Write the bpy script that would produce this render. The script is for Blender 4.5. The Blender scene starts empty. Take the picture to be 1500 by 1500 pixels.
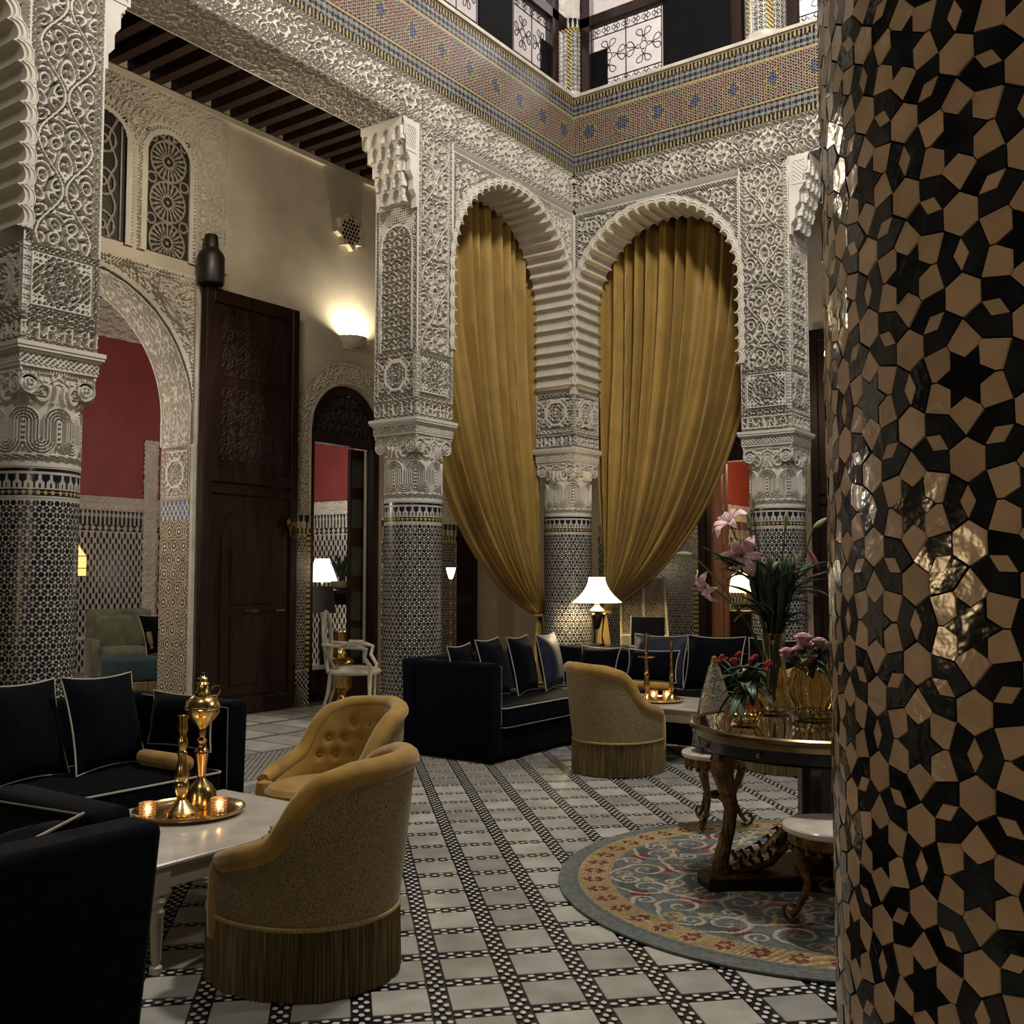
import bpy, math, random
import numpy as np
from mathutils import Vector, Matrix
PI = math.pi
sc = bpy.context.scene
col = sc.collection
rnd = random.Random(7)

# ---------------------------------------------------------------- camera, world, exposure, main lights
cd = bpy.data.cameras.new('camera'); cam = bpy.data.objects.new('camera', cd); col.objects.link(cam)
cd.sensor_width = 36; cd.lens = 36; cd.clip_start = .05; cd.clip_end = 200
cam.location = (5.91, -9.47, 1.5)
cam.rotation_euler = (PI/2 + math.atan(94/1500), 0, math.radians(35.5))
sc.camera = cam
w = bpy.data.worlds.new('night'); sc.world = w; w.use_nodes = True
bg = w.node_tree.nodes['Background']; bg.inputs[0].default_value = (.62, .58, .56, 1); bg.inputs[1].default_value = .02
sc.view_settings.view_transform = 'Standard'; sc.view_settings.look = 'None'
sc.view_settings.exposure = 0.22; sc.view_settings.gamma = 1; sc.view_settings.use_curve_mapping = False

def light(name, kind, loc, energy, colr, size=.1, rot=None, **kw):
    d = bpy.data.lights.new(name, kind); o = bpy.data.objects.new(name, d); col.objects.link(o)
    o.location = loc; d.energy = energy; d.color = colr
    if kind == 'AREA': d.size = size
    else: d.shadow_soft_size = size
    if rot: o.rotation_euler = rot
    for k, v in kw.items(): setattr(d, k, v)
    return o
WARM = (1, .80, .56); SOFT = (1, .935, .84)
light('court_overhead_light', 'POINT', (3.7, -3.8, 7.7), 1050, SOFT, .35)
light('court_overhead_light', 'POINT', (6.6, -2.6, 5.4), 240, SOFT, .30)  # unseen mid-height fill added for soffits and walls; no lantern here
light('court_overhead_light', 'POINT', (2.6, -8.0, 5.9), 170, SOFT, .30)  # second unseen fill over the court, also without a lantern
light('gallery_fill_light', 'POINT', (6.9, -11.6, 2.5), 75, WARM, .15)  # unseen fill added behind the camera for the big column's near side
light('gallery_table_lamp_light', 'POINT', (2.2, -9.8, 1.42), 22, (1, .70, .36), .16)
light('upper_gallery_light', 'POINT', (-2.3, -2.0, 9.6), 150, (1, .95, .97), .2)
light('upper_gallery_light', 'POINT', (1.6, 2.4, 9.6), 150, (1, .95, .97), .2)
light('left_gallery_light', 'POINT', (-1.3, -3.6, 5.2), 50, (1, .84, .62), .15)
light('red_room_light', 'POINT', (-4.9, -3.6, 3.2), 75, (1, .90, .78), .25)
light('red_room_light', 'POINT', (-5.0, .6, 3.4), 60, (1, .90, .78), .25)
light('doorway_fill_light', 'POINT', (-3.7, -4.9, 2.5), 75, (1, .90, .74), .12)  # unseen fill added to brighten the grand arch soffit and jamb
light('right_room_light', 'POINT', (.9, 5.4, 3.4), 90, (1, .78, .5), .2)
light('right_gallery_light', 'POINT', (1.6, 1.7, 3.6), 16, WARM, .12)

# ---------------------------------------------------------------- materials
MATS = {}
def mat(name, c, rough=.5, metal=0, var=.12, scale=8, bump=0, bscale=60, spec=None, rnd_var=0, emit=None, estr=0, trans=0, ior=1.45, sheen=0, coat=0, c2=None, stretch=None):
    if name in MATS: return MATS[name]
    m = bpy.data.materials.new(name); m.use_nodes = True; MATS[name] = m
    nt = m.node_tree; N = nt.nodes; L = nt.links; b = N['Principled BSDF']
    b.inputs['Roughness'].default_value = rough; b.inputs['Metallic'].default_value = metal
    if spec is not None: b.inputs['Specular IOR Level'].default_value = spec
    if trans: b.inputs['Transmission Weight'].default_value = trans; b.inputs['IOR'].default_value = ior
    if sheen: b.inputs['Sheen Weight'].default_value = sheen; b.inputs['Sheen Roughness'].default_value = .4
    if coat: b.inputs['Coat Weight'].default_value = coat
    if emit: b.inputs['Emission Color'].default_value = (*emit, 1); b.inputs['Emission Strength'].default_value = estr
    tc = N.new('ShaderNodeTexCoord'); mp = N.new('ShaderNodeMapping'); L.new(tc.outputs['Object'], mp.inputs[0])
    if stretch: mp.inputs['Scale'].default_value = stretch
    if rnd_var:     # every piece gets its own patch of the grain
        o2 = N.new('ShaderNodeObjectInfo'); vm = N.new('ShaderNodeVectorMath'); vm.operation = 'MULTIPLY_ADD'
        L.new(o2.outputs['Random'], vm.inputs[0]); vm.inputs[1].default_value = (37, 53, 71); L.new(tc.outputs['Object'], vm.inputs[2]); L.new(vm.outputs[0], mp.inputs[0])
    nz = N.new('ShaderNodeTexNoise'); nz.inputs['Scale'].default_value = scale; nz.inputs['Detail'].default_value = 6
    L.new(mp.outputs[0], nz.inputs['Vector'])
    rp = N.new('ShaderNodeValToRGB')
    k2 = c2 or tuple(max(0, x*(1-var*2)) for x in c); k1 = tuple(min(1, x*(1+var)) for x in c)
    rp.color_ramp.elements[0].position = .3; rp.color_ramp.elements[1].position = .7
    rp.color_ramp.elements[0].color = (*k2, 1); rp.color_ramp.elements[1].color = (*k1, 1)
    L.new(nz.outputs['Fac'], rp.inputs[0]); out = rp.outputs[0]
    if rnd_var:
        oi = N.new('ShaderNodeObjectInfo'); hs = N.new('ShaderNodeHueSaturation'); mr = N.new('ShaderNodeMapRange')
        mr.inputs['To Min'].default_value = 1-rnd_var; mr.inputs['To Max'].default_value = 1+rnd_var
        L.new(oi.outputs['Random'], mr.inputs[0]); L.new(mr.outputs[0], hs.inputs['Value']); L.new(out, hs.inputs['Color']); out = hs.outputs[0]
    L.new(out, b.inputs['Base Color'])
    if bump:
        n2 = N.new('ShaderNodeTexNoise'); n2.inputs['Scale'].default_value = bscale; n2.inputs['Detail'].default_value = 3
        L.new(mp.outputs[0], n2.inputs['Vector'])
        bp = N.new('ShaderNodeBump'); bp.inputs['Strength'].default_value = bump; bp.inputs['Distance'].default_value = .01
        L.new(n2.outputs['Fac'], bp.inputs['Height']); L.new(bp.outputs[0], b.inputs['Normal'])
    return m

STUCCO = mat('carved plaster', (.53, .495, .435), .85, var=.08, scale=3)
PLASTER = mat('beige tadelakt plaster', (.55, .49, .385), .5, var=.16, scale=1.3, bump=.05, bscale=20)
REDW = mat('red painted wall', (.235, .043, .040), .6, var=.08, scale=2)
WHITEW = mat('white wall', (.62, .58, .56), .8, var=.05)
BLACKT = mat('black glazed tile', (.012, .013, .018), .22, var=.3, scale=30)
WHITET = mat('white glazed tile', (.42, .40, .345), .38, var=.12, scale=12)
YELT = mat('yellow glazed tile', (.42, .31, .09), .42, var=.2, scale=40)
BLUET = mat('blue glazed tile', (.05, .08, .22), .42, var=.2, scale=40)
GREENT = mat('green glazed tile', (.16, .22, .12), .42, var=.2, scale=40)
PINKT = mat('terracotta pink glazed tile', (.27, .165, .115), .42, var=.2, scale=40)
GREYT = mat('grey tile border', (.2, .21, .22), .4)
CREAMP = mat('cream hand-cut zellige', (.42, .29, .18), .17, var=.10, scale=25, bump=.12, bscale=45, rnd_var=.10)
DARKP = mat('black hand-cut zellige', (.013, .014, .015), .13, var=.4, scale=25, bump=.12, bscale=45, rnd_var=.5)
GROUT = mat('brown tile grout', (.12, .085, .055), .8)
MARBLE = mat('white marble slab', (.36, .345, .31), .30, var=.12, scale=7, rnd_var=.26, c2=(.265, .25, .22))
BLACKM = mat('black floor mosaic', (.016, .016, .018), .25, var=.3)
WHITEM = mat('white floor mosaic', (.55, .53, .48), .25, var=.1)
WOOD = mat('dark red-brown wood', (.019, .0078, .005), .5, spec=.2, var=.3, scale=14, stretch=(1, 1, .12))
WOOD2 = mat('near-black wood beam', (.014, .009, .006), .55, var=.3, scale=14)
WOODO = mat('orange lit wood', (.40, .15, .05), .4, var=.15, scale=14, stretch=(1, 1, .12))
NAVY = mat('navy black velvet', (.0022, .0028, .0055), .9, var=.3, scale=20, sheen=.025, spec=.06)
NAVYB = mat('blue-lit navy cloth', (.008, .013, .030), .6, var=.3, scale=20, sheen=.08, spec=.25)  # blue light on some navy cushions, put into a bluer base colour
PIPE = mat('ivory piping cord', (.40, .38, .31), .8)
GOLDV = mat('gold velvet', (.34, .205, .05), .72, var=.15, scale=9, sheen=.35, spec=.15)
GOLDD = mat('gold damask weave', (.25, .185, .09), .6, var=.35, scale=150, sheen=.1, spec=.25, bump=.15, bscale=200)
FRINGE = mat('gold bullion fringe', (.19, .135, .05), .6, var=.45, scale=120, stretch=(1, 1, .03))
CURT = mat('ochre curtain cloth', (.30, .19, .05), .55, var=.08, scale=4, sheen=.12, spec=.25)
BRASS = mat('polished brass', (.62, .44, .17), .22, 1, var=.12, scale=15, bump=.06, bscale=90)
BRASSD = mat('old gilt bronze', (.17, .105, .045), .42, 1, var=.35, scale=25, bump=.3, bscale=70)
COPPER = mat('coppery brass', (.65, .36, .17), .2, 1, var=.1)
IVORY = mat('cream painted wood', (.50, .46, .36), .4, var=.1)
LACQ = mat('black lacquer', (.005, .004, .004), .22, var=.2, spec=.3)
MAHOG = mat('polished dark mahogany', (.045, .026, .014), .16, var=.3, scale=18, stretch=(1, 1, .15), coat=.6)
IRON = mat('black wrought iron', (.012, .012, .012), .5, .3)
GLASS = mat('clear glass', (.97, .97, .95), .06, var=0, trans=1, bump=.5, bscale=45)
AMBER = mat('amber glass', (1., .86, .54), .02, var=.03, trans=1, ior=1.5)
LEAF = mat('dark green leaf', (.028, .060, .022), .4, var=.35, scale=14)
LEAF2 = mat('grey green leaf', (.07, .10, .06), .5, var=.3, scale=14)
STEM = mat('green stem', (.05, .10, .03), .5)
LILY = mat('pink lily petal', (.70, .36, .42), .5, var=.15, scale=18, c2=(.72, .55, .55))
BUD = mat('pale green lily bud', (.36, .40, .20), .5, var=.25, scale=18)
BUDP = mat('pink lily bud', (.45, .16, .17), .5, var=.25, scale=18)
ROSE = mat('pink rose petal', (.80, .46, .46), .6, var=.2, scale=20)
REDF = mat('red blossom', (.42, .02, .015), .5, var=.3, scale=30)
SHADE = mat('lit cream lampshade', (.9, .85, .7), .8, emit=(1, .85, .58), estr=1.35)
BULB = mat('lit bulb', (1, .9, .7), .5, emit=(1, .85, .6), estr=25)
FLAME = mat('candle flame', (1, .8, .4), .5, emit=(1, .62, .25), estr=40)
ORANGES = mat('lit orange lantern paper', (.8, .5, .2), .8, emit=(1, .52, .16), estr=1.3)
DAYW = mat('bright lit pane', (.9, .95, .9), .6, emit=(.90, 1, .92), estr=2.2)
GREENV = mat('sage green velvet', (.13, .15, .085), .8, var=.2, sheen=.2)
TEALV = mat('teal velvet', (.012, .045, .055), .8, var=.2, sheen=.1)
BLACKS = mat('matt black panel', (.004, .004, .0045), .8, spec=.08)
CANE = mat('woven cane', (.28, .22, .12), .7, var=.3, scale=60)
STRIPE = mat('striped silk seat', (.42, .36, .28), .5, var=.25, scale=30)

# ---------------------------------------------------------------- builders
def link(o, parent=None):
    col.objects.link(o)
    if parent: o.parent = parent
    return o
def tag(o, label, cat, group=None):
    o['label'] = label; o['category'] = cat
    if group: o['group'] = group
    return o
def struct(o):
    o['kind'] = 'structure'; return o
def stuff(o):
    o['kind'] = 'stuff'; return o
def empty(name, loc=(0, 0, 0), rz=0, label=None, cat=None, group=None):
    o = bpy.data.objects.new(name, None); o.empty_display_size = .1; link(o)
    o.location = loc; o.rotation_euler = (0, 0, rz)
    if label: tag(o, label, cat, group)
    return o
def ml(x): return list(x) if isinstance(x, (list, tuple)) else [x]

def rotv(pts, rz):
    c, s = math.cos(rz), math.sin(rz)
    return [(x*c-y*s, x*s+y*c, z) for x, y, z in pts]

class MB:
    def __init__(s): s.v = []; s.f = []; s.m = []
    def add(s, v, f, mi=0):
        b = len(s.v); s.v += [tuple(p) for p in v]; s.f += [tuple(b+i for i in q) for q in f]; s.m += [mi]*len(f); return s
    def box(s, x0, x1, y0, y1, z0, z1, mi=0):
        return s.add([(x0,y0,z0),(x1,y0,z0),(x1,y1,z0),(x0,y1,z0),(x0,y0,z1),(x1,y0,z1),(x1,y1,z1),(x0,y1,z1)],
            [(0,3,2,1),(4,5,6,7),(0,1,5,4),(1,2,6,5),(2,3,7,6),(3,0,4,7)], mi)
    def bbox(s, x0, x1, y0, y1, z0, z1, b=.01, mi=0):
        # chamfered box
        X=[x0,x0+b,x1-b,x1]; 
        def ring(z, i):
            return [(x0+i,y0+b,z),(x0+b,y0+i,z),(x1-b,y0+i,z),(x1-i,y0+b,z),(x1-i,y1-b,z),(x1-b,y1-i,z),(x0+b,y1-i,z),(x0+i,y1-b,z)]
        R = [ring(z0, b*.6), ring(z0+b, 0), ring(z1-b, 0), ring(z1, b*.6)]
        v = sum(R, []); f = [tuple(range(7,-1,-1)), tuple(range(24,32))]
        for k in range(3):
            for i in range(8):
                j=(i+1)%8; f.append((k*8+i,k*8+j,k*8+8+j,k*8+8+i))
        return s.add(v, f, mi)
    def prism(s, poly, z0, z1, T=None, mi=0):
        n=len(poly); v=[(x,y,z0) for x,y in poly]+[(x,y,z1) for x,y in poly]
        if T: v=[T(*p) for p in v]
        f=[tuple(range(n-1,-1,-1)),tuple(range(n,2*n))]+[(i,(i+1)%n,n+(i+1)%n,n+i) for i in range(n)]
        return s.add(v,f,mi)
    def lathe(s, prof, n=24, c=(0,0,0), mi=0, sx=1, sy=1, rib=0, nr=0, cap=True):
        v=[]; f=[]
        for r,z in prof:
            for i in range(n):
                a=2*PI*i/n; k=1+(rib*math.cos(nr*a) if rib else 0)
                v.append((c[0]+r*k*sx*math.cos(a), c[1]+r*k*sy*math.sin(a), c[2]+z))
        for k in range(len(prof)-1):
            for i in range(n):
                j=(i+1)%n; f.append((k*n+i,k*n+j,(k+1)*n+j,(k+1)*n+i))
        if cap:
            if prof[0][0]>1e-5: f.append(tuple(range(n-1,-1,-1)))
            if prof[-1][0]>1e-5: q=(len(prof)-1)*n; f.append(tuple(range(q,q+n)))
        return s.add(v,f,mi)
    def tube(s, pts, r, n=8, closed=False, mi=0, flat=1.0):
        pts=[Vector(p) for p in pts]; m=len(pts); v=[]; f=[]
        rr=[r]*m if isinstance(r,(int,float)) else list(r); up=None
        for i,p in enumerate(pts):
            a=pts[(i-1)%m] if (closed or i>0) else p; b=pts[(i+1)%m] if (closed or i<m-1) else p
            t=(b-a); t=t.normalized() if t.length>1e-9 else Vector((0,0,1))
            if up is None:
                up=Vector((0,0,1)) if abs(t.z)<.9 else Vector((1,0,0))
            u=(up-t*up.dot(t)); u=u.normalized() if u.length>1e-6 else t.orthogonal().normalized(); up=u; w_=t.cross(u)
            for k in range(n):
                q=2*PI*k/n; v.append(p+(u*math.cos(q)*flat+w_*math.sin(q))*rr[i])
        for i in range(m if closed else m-1):
            for k in range(n):
                l=(k+1)%n; j=(i+1)%m; f.append((i*n+k,i*n+l,j*n+l,j*n+k))
        if not closed: f.append(tuple(range(n-1,-1,-1))); f.append(tuple(range((m-1)*n,m*n)))
        return s.add(v,f,mi)
    def grid(s, fn, nu, nv, cu=False, cv=False, mi=0):
        v=[fn(i/(nu if cu else nu-1), j/(nv if cv else nv-1)) for j in range(nv) for i in range(nu)]; f=[]
        for j in range(nv if cv else nv-1):
            for i in range(nu if cu else nu-1):
                a=(i+1)%nu; b=(j+1)%nv; f.append((j*nu+i,j*nu+a,b*nu+a,b*nu+i))
        return s.add(v,f,mi)
    def ball(s, c, r, n=12, m=8, mi=0, sz=1):
        return s.lathe([(r*math.sin(PI*k/m), -r*sz*math.cos(PI*k/m)) for k in range(m+1)], n, c, mi, cap=False)
    def xf(s, M, start=0):
        s.v=[tuple(M@Vector(p)) if i>=start else p for i,p in enumerate(s.v)]; return s
    def mesh(s, name, mats, smooth=True, ang=35):
        me=bpy.data.meshes.new(name); me.from_pydata(s.v,[],s.f)
        for m in ml(mats): me.materials.append(m)
        if any(s.m): me.polygons.foreach_set('material_index', s.m)
        if smooth:
            me.polygons.foreach_set('use_smooth',[True]*len(s.f)); me.update()
            me.set_sharp_from_angle(angle=math.radians(ang))
        else:
            me.polygons.foreach_set('use_smooth',[False]*len(s.f))
        me.update(); return me
    def build(s, name, mats, parent=None, smooth=True, ang=35, loc=None):
        o=bpy.data.objects.new(name, s.mesh(name,mats,smooth,ang)); link(o,parent)
        if loc: o.location=loc
        return o

def dup(root, loc, rz, label=None, group=None):
    r=root.copy(); col.objects.link(r); r.location=loc; r.rotation_euler=(0,0,rz)
    if label: r['label']=label
    if group: r['group']=group
    for ch in list(root.children):
        c=ch.copy(); col.objects.link(c); c.parent=r
        for g in list(ch.children):
            d=g.copy(); col.objects.link(d); d.parent=c
    return r

def npmesh(name, P, F, mats, midx=None, smooth=False):
    me=bpy.data.meshes.new(name); P=np.asarray(P,dtype=np.float32).reshape(-1,3); F=np.asarray(F,dtype=np.int32)
    used,inv=np.unique(F,return_inverse=True); P=P[used]; F=inv.reshape(F.shape)
    k=F.shape[1]; me.vertices.add(len(P)); me.vertices.foreach_set('co',P.ravel())
    me.loops.add(F.size); me.loops.foreach_set('vertex_index',F.ravel().astype(np.int32))
    me.polygons.add(len(F)); me.polygons.foreach_set('loop_start',np.arange(0,F.size,k,dtype=np.int32))
    for m in ml(mats): me.materials.append(m)
    if midx is not None: me.polygons.foreach_set('material_index',np.asarray(midx,dtype=np.int32))
    me.polygons.foreach_set('use_smooth',np.full(len(F),smooth)); me.update(calc_edges=True); me.validate()
    return me
def gridfaces(nu,nv):
    i=np.arange(nu-1)[None,:]+np.arange(nv-1)[:,None]*nu
    return np.stack([i,i+1,i+1+nu,i+nu],-1).reshape(-1,4)

def frame(o, u, v, n):
    o,u,v,n=[np.array(q,float) for q in (o,u,v,n)]
    return lambda U,V,H: o+U[...,None]*u+V[...,None]*v+H[...,None]*n
def relief(parent,name,T,u0,u1,v0,v1,du,fn,depth=.022,mask=None,mt=None,smooth=False,proud=0.):
    nu=max(3,int(round((u1-u0)/du))+1); nv=max(3,int(round((v1-v0)/du))+1)
    U,V=np.meshgrid(np.linspace(u0,u1,nu),np.linspace(v0,v1,nv))
    H=(np.clip(fn(U,V),0,1)-1)*depth*(2.4 if (mt is None) else 1)+proud
    F=gridfaces(nu,nv)
    if mask is not None:
        uc=.25*(U[:-1,:-1]+U[1:,:-1]+U[:-1,1:]+U[1:,1:]); vc=.25*(V[:-1,:-1]+V[1:,:-1]+V[:-1,1:]+V[1:,1:])
        F=F[mask(uc,vc).ravel()]
    me=npmesh(name,T(U,V,H),F,mt or STUCCO,smooth=smooth)
    return link(bpy.data.objects.new(name,me),parent)
def raster(parent,name,T,u0,u1,v0,v1,du,fn,mats,h=0.):
    nu=int(round((u1-u0)/du))+1; nv=max(2,int(round((v1-v0)/du))+1)
    U,V=np.meshgrid(np.linspace(u0,u1,nu),np.linspace(v0,v1,nv))
    uc=.25*(U[:-1,:-1]+U[1:,:-1]+U[:-1,1:]+U[1:,1:]); vc=.25*(V[:-1,:-1]+V[1:,:-1]+V[:-1,1:]+V[1:,1:])
    me=npmesh(name,T(U,V,np.full_like(U,h)),gridfaces(nu,nv),mats,fn(uc,vc).ravel())
    return stuff(link(bpy.data.objects.new(name,me),parent))

# ---------------------------------------------------------------- carving patterns (metres in, height 0..1 out)
def band(x,w,s=.35): return np.clip((w-np.abs(x))/(w*s+1e-9),0,1)
def fr(x): return x-np.floor(x)
def chain(s,t,p):       # s along (m), t 0..1 across
    a=np.abs(fr(s/p)-.5)*2; b=np.abs(t-.5)*2
    return np.maximum(np.maximum(band(a-b,.22),(b>.80)*1.), (np.hypot(a-1,b)<.20)*1.)
def lattice(u,v,p):
    a=np.abs(fr((u+v)/p)-.5); b=np.abs(fr((u-v)/p)-.5)
    return np.maximum(a,b)>.27
_AR={}
def arab(u,v,p,q,seed=0,K=0,duty=.5,lam=.031):
    """mirrored leaf scrolls: nested outlines around leaf-shaped seeds, with an ogee strap"""
    key=(round(p,4),round(q,4),seed)
    if key not in _AR:
        R=random.Random(seed*97+5); n=max(3,min(9,int(p*.5*q/.0055))); L=[]
        while len(L)<n:
            best=None
            for _ in range(12):
                c=(R.uniform(0,p/2),R.uniform(0,q)); d=min([math.hypot(c[0]-a[0],min(abs(c[1]-a[1]),q-abs(c[1]-a[1]))) for a in L]+[9])
                if best is None or d>best[0]: best=(d,c)
            L.append((best[1][0],best[1][1],R.uniform(-1.2,1.2)+PI/2,R.uniform(1.2,2.3)))
        _AR[key]=L
    x=np.abs(fr(u/p+.5)-.5)*p; y=fr(v/q)*q; e=np.full(np.shape(x),9.)
    for cx,cy,an,asp in _AR[key]:
        c,s_=math.cos(an),math.sin(an)
        for mx in (cx,-cx,p-cx):
            sg=1 if mx==cx else -1
            for dy in (-q,0,q):
                if abs(cy+dy-q/2)>q*.5+.12: continue
                dx=x-mx; dz=y-cy-dy; e=np.minimum(e,np.hypot((dx*c*sg+dz*s_)/asp,-dx*s_*sg+dz*c))
    h=np.clip(np.cos(2*PI*e/lam)*2.2+.35,0,1)
    a=x/p*2; b=y/q
    d=np.abs(a-(.5+.44*np.cos(2*PI*b)))*p/2
    wd=lam*.30
    return np.where(d<wd,1.,np.where(d<wd*1.9,0.,h))
def rosette(u,v,R):
    r=np.hypot(u,v)/R; th=np.arctan2(v,u); k=12 if R>.15 else 8; w=.045 if R>.15 else .06
    ln=lambda c: band(r-c,w,.5)
    h=np.maximum.reduce([ln(.64+.15*np.cos(k*th)),ln(.79-.10*np.cos(k*th)),ln(.40+.11*np.cos(k*th)),ln(.40-.11*np.cos(k*th)),(r<.15+.06*np.cos(8*th))*1.,(np.abs(np.sin(k*th/2))<.16)*(r>.22)*(r<.34)*1.,band(r-.955,.045,.4)])
    return np.where(r>1,0,h)
def rosette_panel(u0,u1,v0,v1):
    cu,cv=(u0+u1)/2,(v0+v1)/2; hw=min(u1-u0,v1-v0)/2
    def f(u,v):
        x=u-cu; y=v-cv; eu=(u1-u0)/2-np.abs(x); ev=(v1-v0)/2-np.abs(y); e=np.minimum(eu,ev)
        bw=.045
        sb=np.where(eu<ev,chain(v,np.clip(eu/bw,0,1),.07),chain(u,np.clip(ev/bw,0,1),.07))
        R=hw-.075
        ro=rosette(x,y,R); r=np.hypot(x,y)
        bgp=np.maximum(band(fr((x+y)/.042)-.5,.19),band(fr((x-y)/.042)-.5,.19))
        corner=(np.maximum(np.abs(x)-(hw-.105),0)+np.maximum(np.abs(y)-(hw-.105),0)); 
        kn=(np.minimum(np.abs(x),np.abs(y))>hw-.125)*(np.maximum(np.cos(2*PI*x/.032),np.cos(2*PI*y/.032))>.1)
        inner=np.where(r<R,ro,np.maximum(bgp,kn))
        inner=np.where(e<bw+.022,np.where(e<bw+.010,0.,1.),inner)
        return np.where(e<bw,sb,inner)
    return f
def octa_panel(u0,u1,v0,v1):
    cu,cv=(u0+u1)/2,(v0+v1)/2; hw=(u1-u0)/2; hh=(v1-v0)/2
    def f(u,v):
        x=u-cu; y=v-cv; e=np.minimum(hw-np.abs(x),hh-np.abs(y)); bw=.04
        sb=np.where(hw-np.abs(x)<hh-np.abs(y),chain(v,np.clip((hw-np.abs(x))/bw,0,1),.06),chain(u,np.clip((hh-np.abs(y))/bw,0,1),.06))
        R=min(hw,hh)-.075; o=np.maximum(np.maximum(np.abs(x),np.abs(y)),(np.abs(x)+np.abs(y))*.72)
        r=np.hypot(x,y)
        fr_=np.where(o<R,np.where(o>R-.035,1.,rosette(x,y,R-.045)),arab(x,y,.16,.16,5))
        return np.where(e<bw,sb,np.where(e<bw+.012,0.,fr_))
    return f
def kufic(u,v,v0,v1,p=.11):
    t=(v-v0)/(v1-v0); a=fr(u/p); k=np.floor(u/p); hgt=.55+.35*np.abs(np.sin(k*2.4))
    st=np.maximum(band(a-.25,.07)*(t<hgt),band(a-.72,.07)*(t<.92))
    cur=band(t-(.35+.22*np.sin(2*PI*a+k)),.075); loop=band(np.hypot((a-.5)*p,(t-.68)*(v1-v0))-.018,.006)
    ed=(t<.07)|(t>.93)
    return np.maximum(np.maximum(st,cur),np.maximum(loop,ed*1.))
def scales(u,v,p,q):
    out=np.zeros_like(u); done=np.zeros(u.shape,bool)
    for k in (1,0,-1):      # scale whose centre lies k rows below wins first
        row=np.floor(v/q)-k+1; x=(fr(u/p+.5*np.mod(row,2))-.5)*p; y=v-row*q
        r=np.hypot(x,y); th=np.arctan2(x,y); ins=(r<p*.62)&(y>-.2*q)&~done
        h=np.where(r>p*.54,1.,np.where(r>p*.47,0.,np.clip(np.cos(2*PI*(r/.030)-1.2*np.cos(5*th))*2+.4,0,1)))
        out=np.where(ins,h,out); done|=ins
    return out
def vpanel(u0,u1,bw=.05,p=None,q=.62,seed=3):
    P=(u1-u0-2*bw-.02)
    def f(u,v):
        e=np.minimum(u-u0,u1-u); c=(u0+u1)/2
        sb=chain(v,np.clip((e-.012)/(bw-.012),0,1),.065)
        return np.where(e<.012,1.,np.where(e<bw,sb,np.where(e<bw+.012,0.,arab(u-c,v,P,q,seed,2.4))))
    return f
def edged(f,v0,v1,w=.012):
    return lambda u,v: np.where((v-v0<w)|(v1-v<w),1.,f(u,v))
# ================================================================ FLOOR
S2=math.sqrt(2)
floor=struct(MB().box(-.6,8.8,-12.5,.6,-.25,-.006).build('floor',BLACKM,smooth=False))
PIT=.2755; D1=-7.28; D2=-1.879; HB=.034   # pitch, phases, half band
def fw(a,b): return ((b-a)/S2,(a+b)/S2)
cells=[]
for i in range(-24,26):
    for j in range(-28,32):
        a=D1+(i+.5)*PIT; b=D2+(j+.5)*PIT; x,y=fw(a,b)
        if .02<x<8.6 and -11.5<y<-.02: cells.append((math.hypot(x-5.91,y+9.47),a,b,x,y,i,j))
cells.sort()
hs=PIT/2-HB-.003
def slabmesh(k):
    m=MB(); m.bbox(-hs,hs,-hs,hs,-.02,0,.0025); return m.mesh('marble_tile',MARBLE,False)
slab=slabmesh(0)
fdir=(-math.sin(math.radians(35.5)),math.cos(math.radians(35.5)))
def inview(x,y):
    dx,dy=x-5.91,y+9.47; z=dx*fdir[0]+dy*fdir[1]; r=dx*fdir[1]-dy*fdir[0]
    return z>2.9 and abs(r)<z*.53
vis=[c for c in cells if inview(c[3],c[4])]; show=set(c[1:3] for c in vis[:300])
rest=MB()
for d,a,b,x,y,i,j in cells:
    if (a,b) in show:
        o=bpy.data.objects.new('marble_tile',slab); link(o,floor); o.location=(x,y,rnd.uniform(-.0008,.0008)); o.rotation_euler=(rnd.uniform(-.002,.002),rnd.uniform(-.002,.002),PI/4)
    elif d<14:
        q=len(rest.v); rest.bbox(-hs,hs,-hs,hs,-.02,0,.0025); M=Matrix.Translation((x,y,0))@Matrix.Rotation(PI/4,4,'Z'); rest.xf(M,q)
stuff(rest.build('marble_paving',MARBLE,floor,False))
# white mosaic pieces in the bands (quincunx of small ovals)
ov=[(math.cos(t)*.0138,math.sin(t)*.0105) for t in [PI/8+k*PI/4 for k in range(8)]]
pv=[];pf=[]
def oval(a,b,rot):
    q=len(pv)
    for x,y in ov:
        if rot: x,y=y,x
        X,Y=fw(a+x,b+y); pv.append((X,Y,-.0015))
    pf.append(tuple(range(q,q+8)))
n6=8; st=PIT/n6
for d,a,b,x,y,i,j in cells:
    if d>9.5 or not (inview(x,y) or d<5): continue
    a0=a-PIT/2; b0=b-PIT/2
    for k in range(n6):
        # band along a (at b0), band along b (at a0)
        s=(k+.5)*st
        for t in ((-.020,.020) if k%2==0 else (0,)):
            oval(a0+s,b0+t,False)
            if abs(s)>HB and abs(s-PIT)>HB: oval(a0+t,b0+s,True)
me=bpy.data.meshes.new('mosaic_border'); me.from_pydata(pv,[],pf); me.materials.append(WHITEM); me.update()
stuff(link(bpy.data.objects.new('mosaic_border',me),floor))

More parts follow.
